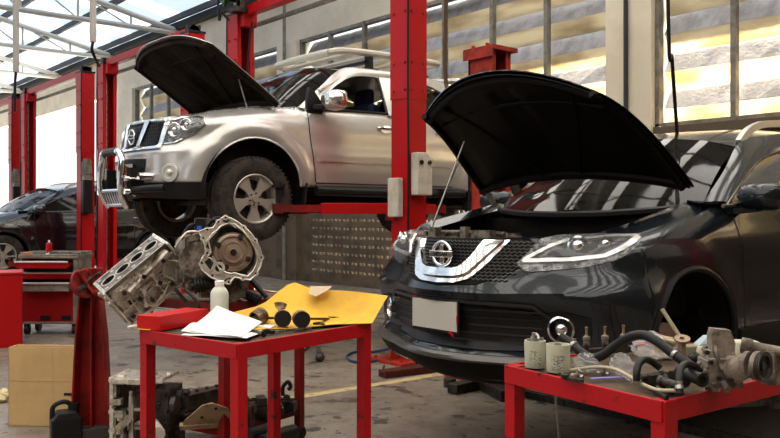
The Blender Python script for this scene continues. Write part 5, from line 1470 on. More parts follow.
mb = MB(Mg); mb.bar((-.30, -.20, -.08), (-.18, -.34, -.06), .02, .02); mb.tube(cat([(-.25, -.2, -.05), (-.20, -.25, -.02), (-.16, -.33, -.02)], 4), .009, 8); build('shift_lever', mb, M_DSTEEL, t)
mb = MB(Mg); mb.tube([(.02, -.20, -.22), (.16, -.27, -.16)], .03, 10); mb.tube([(.10, -.14, -.2), (.19, -.25, -.12)], .014, 8); build('support_leg', mb, M_BLK, t)

# ---- tables
def quad_table(name, label, Fp, Lp, Rp, H, leg=.05, rim=.06, shelf=None, topm=None, red=M_REDT, casters=False):
    Bp = Lp + Rp - Fp; t = thing(name, label, 'work table', (Fp.x, Fp.y, 0))
    O = V((Fp.x, Fp.y, 0)); C = [Fp, Lp, Bp, Rp]; C = [V((p.x, p.y, 0)) - O for p in C]
    cen = sum(C, V((0,0,0)))/4
    mb = MB()
    for i in range(4):
        a, b = C[i], C[(i+1) % 4]; mb.bar(a + V((0,0,H-rim/2)), b + V((0,0,H-rim/2)), .012, rim)
    build('frame_rail', mb, red, t, smooth=0, bevel=.002)
    ux = (C[3]-C[0]).normalized(); uy = (C[1]-C[0]).normalized()
    zb = .06 if casters else 0
    for p in C:
        inw = (cen-p).normalized(); mb = MB(); q = p + inw*leg*.62
        hx = ux*leg/2; hy = uy*leg/2
        vs = [q + sx_*hx + sy_*hy + V((0,0,z)) for z in (zb, H-.001) for sx_, sy_ in ((-1,-1), (1,-1), (1,1), (-1,1))]
        mb.add(vs, [(0,3,2,1), (4,5,6,7), (0,1,5,4), (1,2,6,5), (2,3,7,6), (3,0,4,7)])
        lg = build('leg', mb, red, t, smooth=0, bevel=.003)
        if casters:
            mb = MB(); mb.cyl(q + V((-.015, 0, .04)), q + V((.015, 0, .04)), .04, n=16); mb.box(q + V((0,0,.06)), (.05, .05, .03)); build('caster', mb, M_RUB, lg)
    def slab(z, ins, th, m, nm, dz=0):
        P = [p + (cen-p)*ins for p in C]; mb = MB(); vs = [p + V((0,0,z-th)) for p in P] + [p + V((0,0,z)) for p in P]
        mb.add(vs, [(3,2,1,0), (4,5,6,7), (0,1,5,4), (1,2,6,5), (2,3,7,6), (3,0,4,7)]); return build(nm, mb, m, t, smooth=0)
    slab(H-.006, .012, .008, topm or M_TOP, 'table_top')
    if shelf:
        slab(shelf, .05, .006, M_TOP, 'shelf'); mb = MB()
        for i in range(4):
            a, b = C[i] + (cen-C[i])*.04, C[(i+1) % 4] + (cen-C[(i+1) % 4])*.04; mb.bar(a + V((0,0,shelf-.015)), b + V((0,0,shelf-.015)), .008, .04)
        build('shelf_rail', mb, red, t, smooth=0)
    return t, C
M_TOP = mat('oily brown table top', (.10, .065, .038), .5, col2=(.045, .033, .024), scale=9)
H1 = .85
F1 = onz(237.5, 344, H1); L1 = onz(140.5, 329, H1); R1 = onz(370.5, 322.5, H1)
quad_table('red_work_table', 'chipped red steel work table holding the pistons, papers and bottle', F1, L1, R1, H1)
H2 = .85
F2 = onz(663, 401, H2); L2 = onz(505.5, 364.5, H2); R2 = onz(783, 374, H2); R2 = F2 + (R2-F2).normalized()*.92
quad_table('red_work_table', 'chipped red steel work table at the right holding oil filters and hoses', F2, L2, R2, H2, leg=.05)
# rolling cart behind
k0 = at(224, 300, 4.45); k1 = at(304, 300, 5.0); k0.z = k1.z = 0
dv_ = k1-k0; lf_ = V((-dv_.y, dv_.x, 0)).normalized()*.66
t3, C3 = quad_table('red_rolling_cart', 'dark red rolling cart carrying the gearbox, with a low shelf of greasy parts', k0, k0+lf_, k1, .875, leg=.045, shelf=.19, casters=True, rim=.05, red=M_REDD)

# ---- things on the left table
def tz(x, y, dz=0): p = onz(x, y, H1); p.z += dz; return p
g1 = 'greasy piston and rod sets'
# red tray
p = tz(160, 331); d_ = (tz(209, 322)-p); d_.z = 0; L_ = d_.length*.98; d_.normalize(); sd = V((-d_.y, d_.x, 0))
t = thing('red_tool_box', 'small flat red metal box on the left end of the work table', 'tool box', p, math.atan2(d_.y, d_.x))
mb = MB(); w_ = .13; h_ = .062
bx(mb, (0,0,0), (L_, w_, .004)); bx(mb, (0,0,0), (L_, .004, h_)); bx(mb, (0,w_-.004,0), (L_, w_, h_)); bx(mb, (0,0,0), (.004, w_, h_)); bx(mb, (L_-.004,0,0), (L_, w_, h_)); bx(mb, (0, 0, h_-.006), (L_, w_, h_))
build('tray', mb, mat('bright red enamel', (.52, .008, .008), .35), t, smooth=0, bevel=.003)
# bottle
p = tz(219.5, 322); t = thing('plastic_bottle', 'pale plastic bottle with white cap on the work table before the gearbox', 'bottle', p)
r_ = .042
mb = MB(); mb.lathe([(0, .0), (r_*.94, 0), (r_, .006), (r_, .125), (r_*.96, .140), (r_*.70, .158), (r_*.48, .166), (r_*.45, .178)], (0,0,0), (0,0,1), 32); bt = build('bottle_body', mb, mat('pale green plastic', (.66, .68, .58), .3), t, 50)
mb = MB(); mb.lathe([(r_*.50, .168), (r_*.52, .190), (r_*.46, .193), (0, .193)], (0,0,0), (0,0,1), 28); build('cap', mb, M_WHITE, t, 40)
mb = MB(); mb.lathe([(r_+.0008, .025), (r_+.0008, .115)], (0,0,0), (0,0,1), 20, a0=-1.9, a1=1.3); build('bottle_label', mb, mat('label grey green', (.36, .40, .30), .5, col2=(.16, .18, .13), scale=50, lo=.55, hi=.6, stretch=(1, 1, 3)), bt, 50)
# papers
def sheet(name, m, label, cat_, pts_, n=10, th=.0012, crumple=.004, seed=0, group=None):
    """pts_: 4 corner world points; bilinear, crumpled"""
    a, b, c_, d_ = pts_; rnd = random.Random(seed); G = []
    ph = [rnd.uniform(0, 6) for _ in range(4)]
    for j in range(n+1):
        row = []
        for i in range(n+1):
            u, v = i/n, j/n; q = a.lerp(b, u).lerp(d_.lerp(c_, u), v); q = q + V((0,0, crumple*(math.sin(u*5+ph[0])*math.sin(v*4+ph[1]) + .6*math.sin(u*9+v*7+ph[2]) + 1.2))); row.append(q)
        G.append(row)
    mb = MB(); grid3(mb, G, -th); o0 = sum(pts_, V((0,0,0)))/4; return one(name, mb, m, label, cat_, o0, group)
a = tz(181, 335.5, .002); b = tz(247, 341, .002); c_ = tz(276, 327, .003); e = tz(208, 322, .002)
sheet('paper_sheet', M_WHITE, 'flat white paper, lowest of the folded sheets on the left work table', 'paper', [a, b, c_, e], crumple=.004, seed=1, group='white papers on the work table')
a = tz(187, 334, .010); b = tz(240, 341, .010); c_ = tz(262, 327, .018); e = at(217, 307, (tz(219, 328)-CAM).dot(D))
sheet('paper_sheet', M_WHITE, 'white paper folded up to a point beside the pale bottle', 'paper', [a, b, c_, e], crumple=.003, seed=2, group='white papers on the work table')
a = tz(181, 334.5, .008); b = tz(232, 338, .008); c_ = tz(252, 324, .012); e = tz(192, 325, .010)
sheet('paper_sheet', M_WHITE, 'crumpled white paper sticking out left under the folded sheets', 'paper', [a, b, c_, e], crumple=.003, seed=4, group='white papers on the work table')
# rolled paper strip at far left corner
mb = MB(); a = tz(128, 330, .012); b = tz(157, 327, .012); mb.tube([a, a.lerp(b, .5)+V((0,0,.003)), b], [.006, .009, .008], 8); one('paper_roll', mb, M_WHITE, 'thin rolled white paper sticking off the left corner of the work table', 'paper', b)
# yellow card
dp = lambda x, y: (onz(x, y, H1)-CAM).dot(D)
a = tz(232, 327, .004); b = tz(374, 323, .006); c_ = at(388, 296, 4.02); e = at(292, 281, 4.10); f_ = at(262, 306, 3.95)
G = []; n = 16
for j in range(n+1):
    row = []
    for i in range(n+1):
        u, v = i/n, j/n
        tp = [at(224, 314, 3.72), at(262, 306, 3.86), at(292, 281, 4.05), at(314, 289.5, 4.0), at(350, 292, 4.0), at(388, 296, 4.0)]
        tq = resamp(tp, n)[i]; bt_ = tz(232, 333, .004).lerp(tz(372, 324, .005), u)
        q = V(bt_.lerp(tq, v)); q.z = lerp(bt_.z, tq.z, v**1.1) - .05*math.sin(PI*v)*(1 if u < .75 else (1-u)*4)*max(0, 1-0*v); q.z = max(q.z, H1+.004); q.z += .003*math.sin(u*11+v*5); row.append(q)
    G.append(row)
mb = MB(); grid3(mb, G, -.003)
one('yellow_card', mb, M_YEL, 'big bent yellow card sheet spread under the pistons on the work table', 'card sheet', (a+b)/2)
mb = MB(); q = [at(310, 288, 3.985), at(332, 288, 3.985), at(326, 293, 3.92), at(316, 298, 3.90), at(309, 296, 3.92)]
vs = [p + V((0,0,.006)) for p in q]; mb.add(vs + [p + V((0,0,.003)) for p in vs], [(0,1,2,3,4), (9,8,7,6,5)] + [(i, (i+1) % 5, 5+(i+1) % 5, 5+i) for i in range(5)])
one('torn_scrap', mb, mat('torn tan paper', (.55, .42, .28), .8), 'torn tan scrap of card stuck on the yellow sheet', 'paper scrap', q[3], smooth=0)
a = tz(137, 330, .002); b = tz(150, 331, .002); c_ = tz(158, 325, .003); e = tz(146, 324, .002)
sheet('yellow_scrap', M_YEL, 'small yellow card scrap on the left corner of the work table', 'card sheet', [a, b, c_, e], n=4, crumple=.001)
# pistons with rods
M_PIST = mat('oily piston alloy', (.26, .17, .08), .3, .7, col2=(.05, .03, .02), scale=25); M_CROWN = mat('sooty piston crown', (.018, .016, .015), .6)
def piston(c, axis, rod, label, big=True):
    c = V(c); ax = V(axis).normalized(); r = .038; t = thing('piston', label, 'piston', c, 0, g1)
    mb = MB(); mb.lathe([(0, .0), (r*.97, 0), (r, -.003), (r, -.008), (r*.95, -.009), (r*.95, -.011), (r, -.012), (r, -.017), (r*.95, -.018), (r*.95, -.020), (r, -.021), (r*.99, -.05), (r*.88, -.05), (r*.88, -.02)], (0,0,0), ax, 32); pb = build('piston_skirt', mb, M_PIST, t, 35)
    mb = MB(); mb.lathe([(0, .001), (r*.3, .002), (r*.6, .001), (r*.93, .0015)], (0,0,0), ax, 28); build('crown', mb, M_CROWN, t, 35)
    e = V(rod) - c; s0 = -ax*.03; dd = (e-s0); L = dd.length; dd.normalize(); sd = dd.cross(V((0,0,1))).normalized(); up_ = sd.cross(dd)
    mb = MB(); mb.bar(s0, e, .016, .010); mb.cyl(s0 - sd*.012, s0 + sd*.012, .016, n=16); q = e + dd*.02; mb.lathe([(.020, -.011), (.030, -.011), (.030, .011), (.020, .011)], q, sd.cross(dd) if False else up_, 24, closed=True); mb.bar(q - sd*.032 - dd*.01, q - sd*.032 + dd*.02, .012, .016); mb.bar(q + sd*.032 - dd*.01, q + sd*.032 + dd*.02, .012, .016)
    build('connecting_rod', mb, M_DSTEEL, t, 30); return t
toC = lambda p: (CAM - p).normalized()
p = tz(283, 329, .045); piston(p, (toC(p).x*.9+.15, toC(p).y, .05), tz(252, 322, .02), 'greasy piston with a black round crown, middle one at front on the yellow card')
p = tz(302, 330, .045); piston(p, (toC(p).x+.3, toC(p).y, .0), tz(330, 322, .015), 'greasy piston with the largest black crown, rightmost on the yellow card')
p = tz(280, 321, .072); piston(p, (D.x*.55, D.y*.55, .75), tz(292, 323, .02), 'tipped up brown piston standing behind the two black crowned pistons')
p = tz(263, 325, .050); piston(p, (D.x*.6+RT.x*.5, D.y*.6+RT.y*.5, .35), tz(238, 324, .02), 'brown piston tipped left with its rod pointing at the bottle')
mb = MB(); a = tz(277, 333, .006); b = tz(310, 329, .006)
for i in range(12):
    q = a.lerp(b, i/11); mb.lathe([(.004, -.004), (.009, -.004), (.009, .004), (.004, .004)], q, (0,0,1), 10, closed=True); mb.bar(q, a.lerp(b, min(i+.9, 11)/11), .006, .004)
one('timing_chain', mb, M_STEEL, 'short steel chain lying at the front edge of the left work table', 'chain', (a+b)/2)
mb = MB(); a = tz(232, 328, .01); b = tz(262, 336, .01); mb.tube([a, a.lerp(b, .5), b], .008, 8); mb.cyl(b, b + (b-a).normalized()*.02, .014, n=8); one('bolt', mb, M_DSTEEL, 'long dark bolt lying beside the white papers', 'bolt', (a+b)/2)
for i, (x, y, lb) in enumerate(((268, 333, 'small dark bearing cap nearest the folded papers'), (318, 326, 'small dark bearing cap right of the pistons'), (246, 323, 'small dark bearing cap behind the papers'))):
    p = tz(x, y); mb = MB(); mb.lathe([(.014, 0), (.024, 0), (.024, .016), (.014, .016)], p, (0,0,1), 14, closed=True); mb.box(p + V((.03, 0, .008)), (.03, .014, .014)); one('bearing_cap', mb, M_DSTEEL, lb, 'bearing cap', p, 'loose bearing caps on the left table')

# ---- parts on the lower shelves and floor
zs = .33
def sh(x, y, dz=0, z=zs): p = onz(x, y, z); p.z += dz; return p
mb = MB(); a = at(181, 438, 4.45); dd = (RT*.9 + D*.25).normalized(); uu = (UP*.75 - D*.5).normalized()
a.z = .20
poly = [(q[0]*1.32, q[1]*1.32) for q in [(0, 0), (.02, .055), (.10, .135), (.14, .145), (.20, .11), (.21, .05), (.19, 0)]]
mb.prism(poly, a, dd, uu, dd.cross(uu)*.008); mb.prism([(.0, -.002), (.25, -.002), (.25, .03), (0, .03)], a - D*.02, dd, uu, dd.cross(uu)*-.03)
t = thing('oil_pan', 'beige metal cover plate leaning on the low cart shelf beside the floor engine', 'cover plate', a); mb.v = [q-a for q in mb.v]; build('plate', mb, mat('beige dirty metal', (.42, .30, .19), .55, .2, col2=(.26, .18, .11), scale=12), t, 30, bevel=.003)
for (u_, v_) in ((.20, .15), (.12, .09)):
    mb = MB(); q = dd*u_ + uu*v_; nn = dd.cross(uu); s2 = -1 if nn.dot(D) > 0 else 1; mb.cyl(q - nn*.002, q + nn*(.0095), .009, n=14); mb.cyl(q - nn*.0015, q + nn*.001, .009, n=14); build('hole', mb, M_BLK, t)
def junk(name, label, cat_, x, y, dep, sz_, m, seed, rot=0, zbase=None, group=None, nG=14):
    p = at(x, y, dep)
    if zbase is not None: p.z = zbase
    t = MB(); hx, hy, hz = sz_[0]/2, sz_[1]/2, sz_[2]
    bx(t, (-hx*.8, -hy*.8, 0), (hx*.8, hy*.8, hz*.7)); greeble(t, (-hx*.8, -hy*.8, 0.01), (hx*.8, hy*.8, hz*.72), nG, 'xXyYZ', (min(sz_)*.3, min(sz_)*.8), (.006, min(sz_)*.3), seed)
    t.v = [Euler((0, 0, rot)).to_matrix() @ q for q in t.v]
    o = build(name, t, m, smooth=30, loc=p); tag(o, label, cat_, group); return o
junk('valve_cover', 'dark greasy casting on the low shelf of the rolling cart, behind the table leg', 'engine part', 262, 405, 4.75, (.22, .14, .12), M_DSTEEL, 21, CR+.3, .19)
junk('oil_pump', 'dark greasy pump on the low cart shelf near its right end', 'engine part', 285, 395, 4.9, (.12, .10, .10), M_DSTEEL, 22, CR-.2, .19)
mb = MB(); p = at(283, 392, 4.9); p.z = .285
mb.tube(cat([p, p+V((0,0,.05)), p+RT*.03+V((0,0,.08)), p+RT*.045+V((0,0,.05)), p+RT*.03+V((0,0,.035))], 5), .012, 8); one('hook', mb, M_BLK, 'black curved hook standing on the greasy cart parts', 'hook', p)
junk('manifold', 'brown black greasy manifold at the left of the low cart shelf', 'engine part', 236, 410, 4.6, (.24, .16, .16), mat('brown greasy iron', (.085, .055, .035), .5, .4, col2=(.03, .022, .016), scale=14), 23, CR, .19)
a = onz(178, 430, 0); a = at(176, 404, 4.75); b = at(226, 392, 5.1); mb = MB(); mb.bar(a, b, .10, .09); mb.bar(a - V((0,0,.06)), b - V((0,0,.06)), .16, .012)
for i in range(4): q = a.lerp(b, .2 + .2*i); mb.cyl(q + V((0,0,.04)), q + V((0,0,.06)), .012, n=8)
o = one('crossmember', mb, mat('brown greasy iron', (.085, .055, .035), .5, .4), 'long brown greasy steel beam lying behind the table leg', 'steel beam', (a+b)/2, smooth=0, bevel=.004)
for i, (x0, y0, x1, y1, lb) in enumerate(((247, 432, 275, 424, 'black tube on the floor, rear one'), (262, 440, 293, 428, 'black tube on the floor, nearest the cart caster'), (240, 440, 262, 436, 'black tube on the floor, leftmost by the front leg'))):
    a = at(x0, y0+4, 4.35); b = at(x1, y1+4, 4.65); mb = MB(); mb.tube([a, b], .038 if i != 1 else .045, 12); one('rubber_tube', mb, M_RUB, lb + ' of the left table', 'tube', (a+b)/2, 'black tubes under the left table')
# engine on the floor
p = at(147, 420, 4.5); p.z = 0
t = thing('engine_block', 'upright aluminium engine casting on the floor under the left work table', 'engine block', p, CR - .12)
k_ = 4.5/F
def ex2(px_): return (px_-143)*k_
def ez2(py): return CAMH - (py-HZ)*k_
mb = MB()
# ladder of walls so the front shows deep pockets
x0, x1 = ex2(113), ex2(149); zt = ez2(376)
bx(mb, (x0, .12, .0), (x1, .14, zt)); bx(mb, (x0, -.08, 0), (x0+.022, .14, zt)); bx(mb, (x1-.02, -.08, 0), (x1, .14, zt))
for zz in (0, .11, .20, .30, zt-.02): bx(mb, (x0, -.06, zz), (x1, .14, zz+.016))
bx(mb, (x0+.09, -.07, .0), (x0+.115, .14, zt-.1)); mb.cyl((x0+.05, -.05, .13), (x0+.05, .1, .13), .035, n=16); mb.bar((x0+.03, -.07, .20), (x0+.10, -.07, .27), .03, .04)
greeble(mb, (x0, -.08, .02), (x1, .14, zt-.03), 26, 'yyX', (.02, .05), (.008, .03), 31)
build('crankcase', mb, M_ALU, t, 30)
mb = MB(); bx(mb, (x0-.012, -.09, zt-.012), (ex2(166), .14, zt+.006)); greeble(mb, (x0-.01, -.09, zt-.01), (ex2(166), .14, zt+.006), 24, 'Zy', (.02, .04), (.006, .018), 32)
for (qx, qz) in ((x0, zt-.01), (x0, .3), (x0, .2), (x0, .1), (x0+.002, .02)): mb.cyl((qx+.008, -.10, qz), (qx+.008, -.07, qz), .018, n=12)
bx(mb, (x0-.008, -.09, 0), (x0+.012, -.07, zt)); build('flange', mb, M_ALUB, t, 30)
mb = MB(); bx(mb, (ex2(149), -.04, 0), (ex2(170), .14, zt-.06)); greeble(mb, (ex2(149), -.04, .02), (ex2(172), .14, zt-.08), 30, 'yyXX', (.02, .06), (.01, .045), 33); mb.cyl((ex2(173), -.05, ez2(402)), (ex2(178), -.05, ez2(402)), .05, n=18)
build('timing_cover', mb, M_DSTEEL, t, 30)
mb = MB(); mb.cyl((ex2(155), -.10, ez2(421)), (ex2(170), -.22, ez2(423)), .045, n=24); mb.cyl((ex2(170), -.22, ez2(423)), (ex2(171), -.228, ez2(423)), .045, .038, n=24); build('oil_filter', mb, mat('white enamel filter', (.60, .55, .47), .4), t, 30)

# ---- floor clutter in the middle
mb = MB(); pts = [onz(x, y, .012) for x, y in ((402, 346), (388, 349), (372, 352), (355, 352), (347, 356), (352, 361), (366, 362), (380, 360), (392, 358), (404, 357))]
mb.tube(cat(pts, 6), .012, 8); one('air_hose', mb, M_HOSEB, 'dark blue air hose curled on the floor by the red post base', 'hose', pts[3])
mb = MB(); p = onz(320, 362, 0); q = onz(316, 345, 0); mb.tube([p + V((0,0,.03)), p.lerp(q, .5) + V((0,0,.06)), q + V((0,0,.16))], [.035, .02, .014], 10); mb.sphere(p + V((0,0,.045)), .045, 12, 8); mb.sphere(q + V((0,0,.17)), .025, 10, 6); one('ball_joint', mb, M_DSTEEL, 'black ball joint arm lying on the floor beyond the left table', 'car part', p)
mb = MB(); p = onz(300, 352, .01); q = onz(308, 348, .01); mb.tube([p, q], .010, 6); mb.cyl(q, q + V((0,0,.02)), .02, n=8); one('loose_bolt', mb, M_DSTEEL, 'small dark bolt on the floor left of the ball joint', 'bolt', p)
mb = MB(); c = onz(404, 362, 0); mb.bar(onz(382, 374, .03), onz(450, 366, .03), .12, .06); mb.bar(onz(382, 374, .065), onz(384, 366, .10), .02, .02); one('floor_beam', mb, mat('rusty dark red steel', (.10, .02, .014), .6, .2, col2=(.05, .02, .015), scale=10), 'rusty dark red steel foot on the floor under the dark SUV bumper', 'steel beam', onz(415, 370, 0), smooth=0, bevel=.004)
mb = MB(); mb.bar(onz(452, 389, .04), onz(488, 380, .05), .10, .07); mb.cyl(onz(450, 387, 0), onz(450, 387, .0) + V((0,0,.07)), .05, n=14); mb.bar(onz(482, 382, .04), onz(510, 396, .04), .14, .08); one('lift_arm', mb, M_DSTEEL, 'greasy black steel arm lying low beneath the dark SUV', 'steel arm', onz(465, 386, 0), smooth=30, bevel=.004)
# low platform under the SUV
a = onz(499, 392, 0); b = V((a.x + 2.6, a.y, 0)); mb = MB(); mb.b2((a.x, a.y, 0), (a.x+2.3, a.y+1.6, .05)); mb.b2((a.x+.02, a.y+.02, .05), (a.x+2.28, a.y+1.58, .056))
for i in range(40): mb.cyl((a.x+.05+i*.056, a.y+.001, .028), (a.x+.05+i*.056, a.y-.004, .028), .014, n=8)
one('steel_platform', mb, mat('black chequered steel', (.05, .042, .035), .45, .4, col2=(.02, .018, .015), scale=30), 'low black steel platform with a dotted edge under the dark SUV', 'platform', a, smooth=0)
# ---- things on the right table
def t2(x, y, dz=0): p = onz(x, y, H2); p.z += dz; return p
def a2(x, y, d): return at(x, y, d)
M_FILT = mat('pale green filter', (.50, .50, .38), .45, col2=(.46, .46, .35), scale=8)
M_PRINT = mat('grey filter print', (.50, .50, .38), .5, col2=(.14, .15, .12), scale=120, lo=.50, hi=.56, stretch=(1, 1, 2.5))
def oil_filter(p, label, r=.034, h=.088, top=False):
    t = thing('oil_filter', label, 'oil filter', p, 0, 'used oil filters on the right table')
    mb = MB(); mb.lathe([(0, 0), (r*.94, 0), (r*.98, .004), (r, .03), (r*1.04, h*.92), (r*1.02, h), (r*.9, h), (r*.86, h-.01), (r*.3, h-.01)], (0,0,0), (0,0,1), 32); can = build('can', mb, M_FILT, t, 40)
    a = math.atan2(-D.y, -D.x)
    mb = MB(); mb.lathe([(r*.995+.0012, .014), (r*1.02+.0012, .055)], (0,0,0), (0,0,1), 12, a0=0, a1=.9)
    # label patch turned to the front
    vs = []; 
    mb = MB(); fs = []
    for j in range(9):
        an = a - .75 + j*.15
        for z in (.012, .058): vs.append(((r*1.025+.0008)*math.cos(an), (r*1.025+.0008)*math.sin(an), z))
    fs = [(2*j, 2*j+2, 2*j+3, 2*j+1) for j in range(8)]; mb.add(vs, fs); build('printed_label', mb, M_PRINT, can, 40)
    mb = MB(); mb.lathe([(r*.25, h-.012), (r*.32, h-.012), (r*.32, h+.002), (r*.25, h+.002)], (0,0,0), (0,0,1), 16, closed=True); build('thread_ring', mb, M_STEEL, t)
    if top:
        mb = MB(); mb.tube(cat([(-.02, 0, h-.004), (-.01, .01, h+.018), (.012, .0, h+.016), (.024, -.01, h+.006)], 4), .005, 6); mb.cyl((.0, -.01, h-.004), (.004, -.012, h+.026), .006, n=8); mb.bar((-.026, -.01, h), (.02, .02, h+.006), .008, .008); build('metal_fitting', mb, M_STEEL, t, 30)
    return t
oil_filter(t2(535, 367), 'pale green oil filter with metal fittings on top, left one at the table corner', top=True)
oil_filter(t2(558, 371.5), 'pale green oil filter without fittings, right one beside the black hose', r=.037)
# big black hose
zz = [(560.6, 336.7, 2.75), (572, 344, 2.72), (582, 353, 2.68), (592.5, 358, 2.65), (603, 355, 2.62), (615, 346, 2.60), (629, 337.5, 2.56), (643, 335, 2.52), (656.5, 341, 2.48), (670, 351, 2.44), (681.6, 359.5, 2.40), (695, 369, 2.37), (706, 376, 2.36)]
def hose(name, label, pts, r, m, clamps=(), cat_='hose'):
    P = cat([a2(*p) for p in pts], 6); o0 = P[len(P)//2]; t = thing(name, label, cat_, o0)
    mb = MB(); mb.tube([q-o0 for q in P], r, 12); build('tube', mb, m, t)
    mb = MB(); mb.tube([P[0]-o0 + (P[0]-P[1]).normalized()*.0005, P[0]-o0 + (P[1]-P[0]).normalized()*.006], r*.7, 12)
    build('open_end', mb, M_BLK, t)
    for k in clamps:
        i = int(k*(len(P)-1)); d_ = (P[min(i+1, len(P)-1)]-P[i-1]).normalized()
        mb = MB(); mb.lathe([(r, -.005), (r+.002, -.005), (r+.002, .005), (r, .005)], P[i]-o0, d_, 20, closed=True); mb.box(P[i]-o0+V((0,0,r+.004)), (.014, .01, .008)); build('hose_clamp', mb, M_STEEL, t)
    return t
hose('radiator_hose', 'thick black rubber hose arching over the parts on the right table', zz, .0150, M_RUB, (.10, .80))
hose('coolant_hose', 'short black hose standing in a bend, left of the black thermostat pipe', [(637, 383, 2.38), (636.5, 374, 2.38), (639, 364, 2.40), (645, 359.5, 2.42), (652, 362, 2.44), (660, 368, 2.44)], .0105, M_RUB, (.06,))
hose('coolant_hose', 'short black hose standing upright nearest the front corner of the right table', [(680, 394, 2.22), (679, 380, 2.24), (680.5, 369, 2.27), (686, 364, 2.30), (694, 366, 2.33), (700, 371, 2.34)], .0100, M_RUB, (.1,))
hose('thin_hose', 'thin black hose lying towards the front corner of the right table', [(638, 380.5, 2.40), (648, 387, 2.36), (657, 392.5, 2.32), (667, 398, 2.24)], .0065, M_RUB)
hose('thin_hose', 'thin cream tube curving over the front edge parts of the right table', [(556, 373, 2.66), (570, 370.5, 2.64), (585, 368, 2.62), (599, 367, 2.60), (614, 369, 2.55), (627, 375, 2.48), (642, 384, 2.38), (658, 390, 2.32), (675, 390.5, 2.28)], .0055, mat('cream rubber', (.46, .40, .28), .5))
mb = MB(); a = t2(591, 380.5, .006); b = t2(640, 379, .008); mb.bar(a, b, .012, .004); one('plastic_strip', mb, mat('lilac plastic', (.28, .24, .60), .4), 'flat lilac plastic strip lying under the cream tube', 'plastic strip', (a+b)/2, smooth=0, bevel=.001)
# injector rail and injectors
t = thing('fuel_rail', 'dark fuel rail lying behind the oil filters on the right table', 'fuel rail', t2(606, 358)); o0 = V(t.location)
mb = MB(); a = t2(580, 357, .015)-o0; b = t2(636, 353, .018)-o0; mb.bar(a, b, .022, .022)
for k in (.1, .45, .8): mb.cyl(a.lerp(b, k) - V((0,0,.014)), a.lerp(b, k) + V((0,0,.026)), .012, n=12)
build('rail', mb, M_DSTEEL, t)
M_BRASS = mat('dull brass', (.38, .27, .14), .35, .9)
for x, y, lb in ((586.5, 357, 'brass tipped fuel injector standing nearest the oil filters'), (605, 356, 'brass tipped fuel injector in the middle of the three'), (623.5, 354.5, 'brass tipped fuel injector farthest from the oil filters')):
    p = t2(x, y, .041); t = thing('fuel_injector', lb, 'fuel injector', p, 0, 'fuel injectors standing on the rail')
    mb = MB(); mb.lathe([(0, 0), (.011, 0), (.011, .018), (.013, .020), (.013, .030), (.007, .034)], (0,0,0), (0,0,1), 16); build('injector_body', mb, M_ALUD, t, 30)
    mb = MB(); mb.lathe([(.007, .032), (.0045, .040), (.0045, .058), (.006, .060), (.006, .064), (0, .066)], (0,0,0), (0,0,1), 14); build('brass_tip', mb, M_BRASS, t, 30)
# plastic bags, clear
M_BAG = mat('clear plastic bag', (.75, .76, .76), .12, 0, alpha=.22, spec=1.0)
def bag(p, r, sc3, seed, label, m=M_BAG, name='plastic_bag'):
    rnd = random.Random(seed); mb = MB(); mb.sphere((0,0,r*sc3[2]), r, 16, 12, sc3)
    vv = []
    for q in mb.v:
        k = 1 + rnd.uniform(-.22, .22); vv.append(V((q.x*k, q.y*k, max(0.001, q.z*(1+rnd.uniform(-.12, .12))))))
    mb.v = vv; o = build(name, mb, m, smooth=0, loc=p); return tag(o, label, 'plastic bag')
bag(t2(586, 372), .045, (1.0, .7, .62), 3, 'clear plastic bag right behind the pale oil filters')
bag(t2(622, 376), .036, (1.0, .9, .95), 4, 'round clear plastic bag in the middle of the right table')
bag(t2(650, 360), .062, (1.1, .7, .75), 5, 'large clear plastic bag behind the arch of the black hose')
bag(t2(640, 384), .035, (1.4, .8, .35), 9, 'flat clear plastic bag under the thin cream tube')
# beige bracket, wooden stick, ring
p = t2(662, 358); mb = MB(); mb.b2((-.035, -.02, 0), (.035, .02, .075)); mb.v = [Euler((0, .1, CR)).to_matrix() @ q for q in mb.v]; mb.bar((-.04, 0, .075), (.05, .02, .06), .05, .012)
tag(build('bracket', mb, mat('beige casting', (.42, .33, .22), .5, .2), smooth=30, bevel=.004, loc=p), 'beige metal bracket behind the black hose on the right table', 'bracket')
a = a2(662, 309, 2.62); b = a2(682, 340, 2.58); b.z = max(b.z, .9); mb = MB(); mb.tube([a, b], .0065, 8); tag(one('wooden_stick', mb, mat('greenish wood', (.35, .33, .2), .6), 'slanted greenish stick rising above the parts on the right table', 'stick', b), 'slanted greenish stick rising above the parts on the right table', 'stick')
p = a2(682, 339, 2.56); mb = MB(); mb.lathe([(.008, -.003), (.024, -.003), (.024, .003), (.008, .003)], p, (.2, -.3, .93), 24, closed=True); mb.cyl((p.x, p.y, H2), (p.x, p.y, p.z), .012, n=10); one('washer_plate', mb, mat('brown steel washer', (.28, .19, .13), .5, .5), 'round brown washer plate at the foot of the slanted stick', 'washer', V((p.x, p.y, H2)))
p = t2(690, 368); mb = MB(); mb.b2((-.03, -.025, 0), (.03, .025, .075)); mb.v = [Euler((0, 0, CR+.2)).to_matrix() @ q for q in mb.v]; tag(build('plastic_box', mb, mat('olive grey plastic', (.24, .23, .16), .5), smooth=0, bevel=.004, loc=p), 'small olive grey box between the black knob and the bag', 'box')
p = t2(705, 368); t = thing('fluid_reservoir', 'pale translucent plastic reservoir behind the grimy pump', 'reservoir', p, CR)
mb = MB(); mb.add([(-.045,-.035,0), (.05,-.035,0), (.05,.035,0), (-.045,.035,0), (-.035,-.03,.075), (.05,-.03,.09), (.05,.03,.09), (-.035,.03,.075)], [(0,3,2,1), (4,5,6,7), (0,1,5,4), (1,2,6,5), (2,3,7,6), (3,0,4,7)])
build('tank', mb, mat('yellowed plastic', (.58, .55, .42), .3), t, 30, bevel=.008)
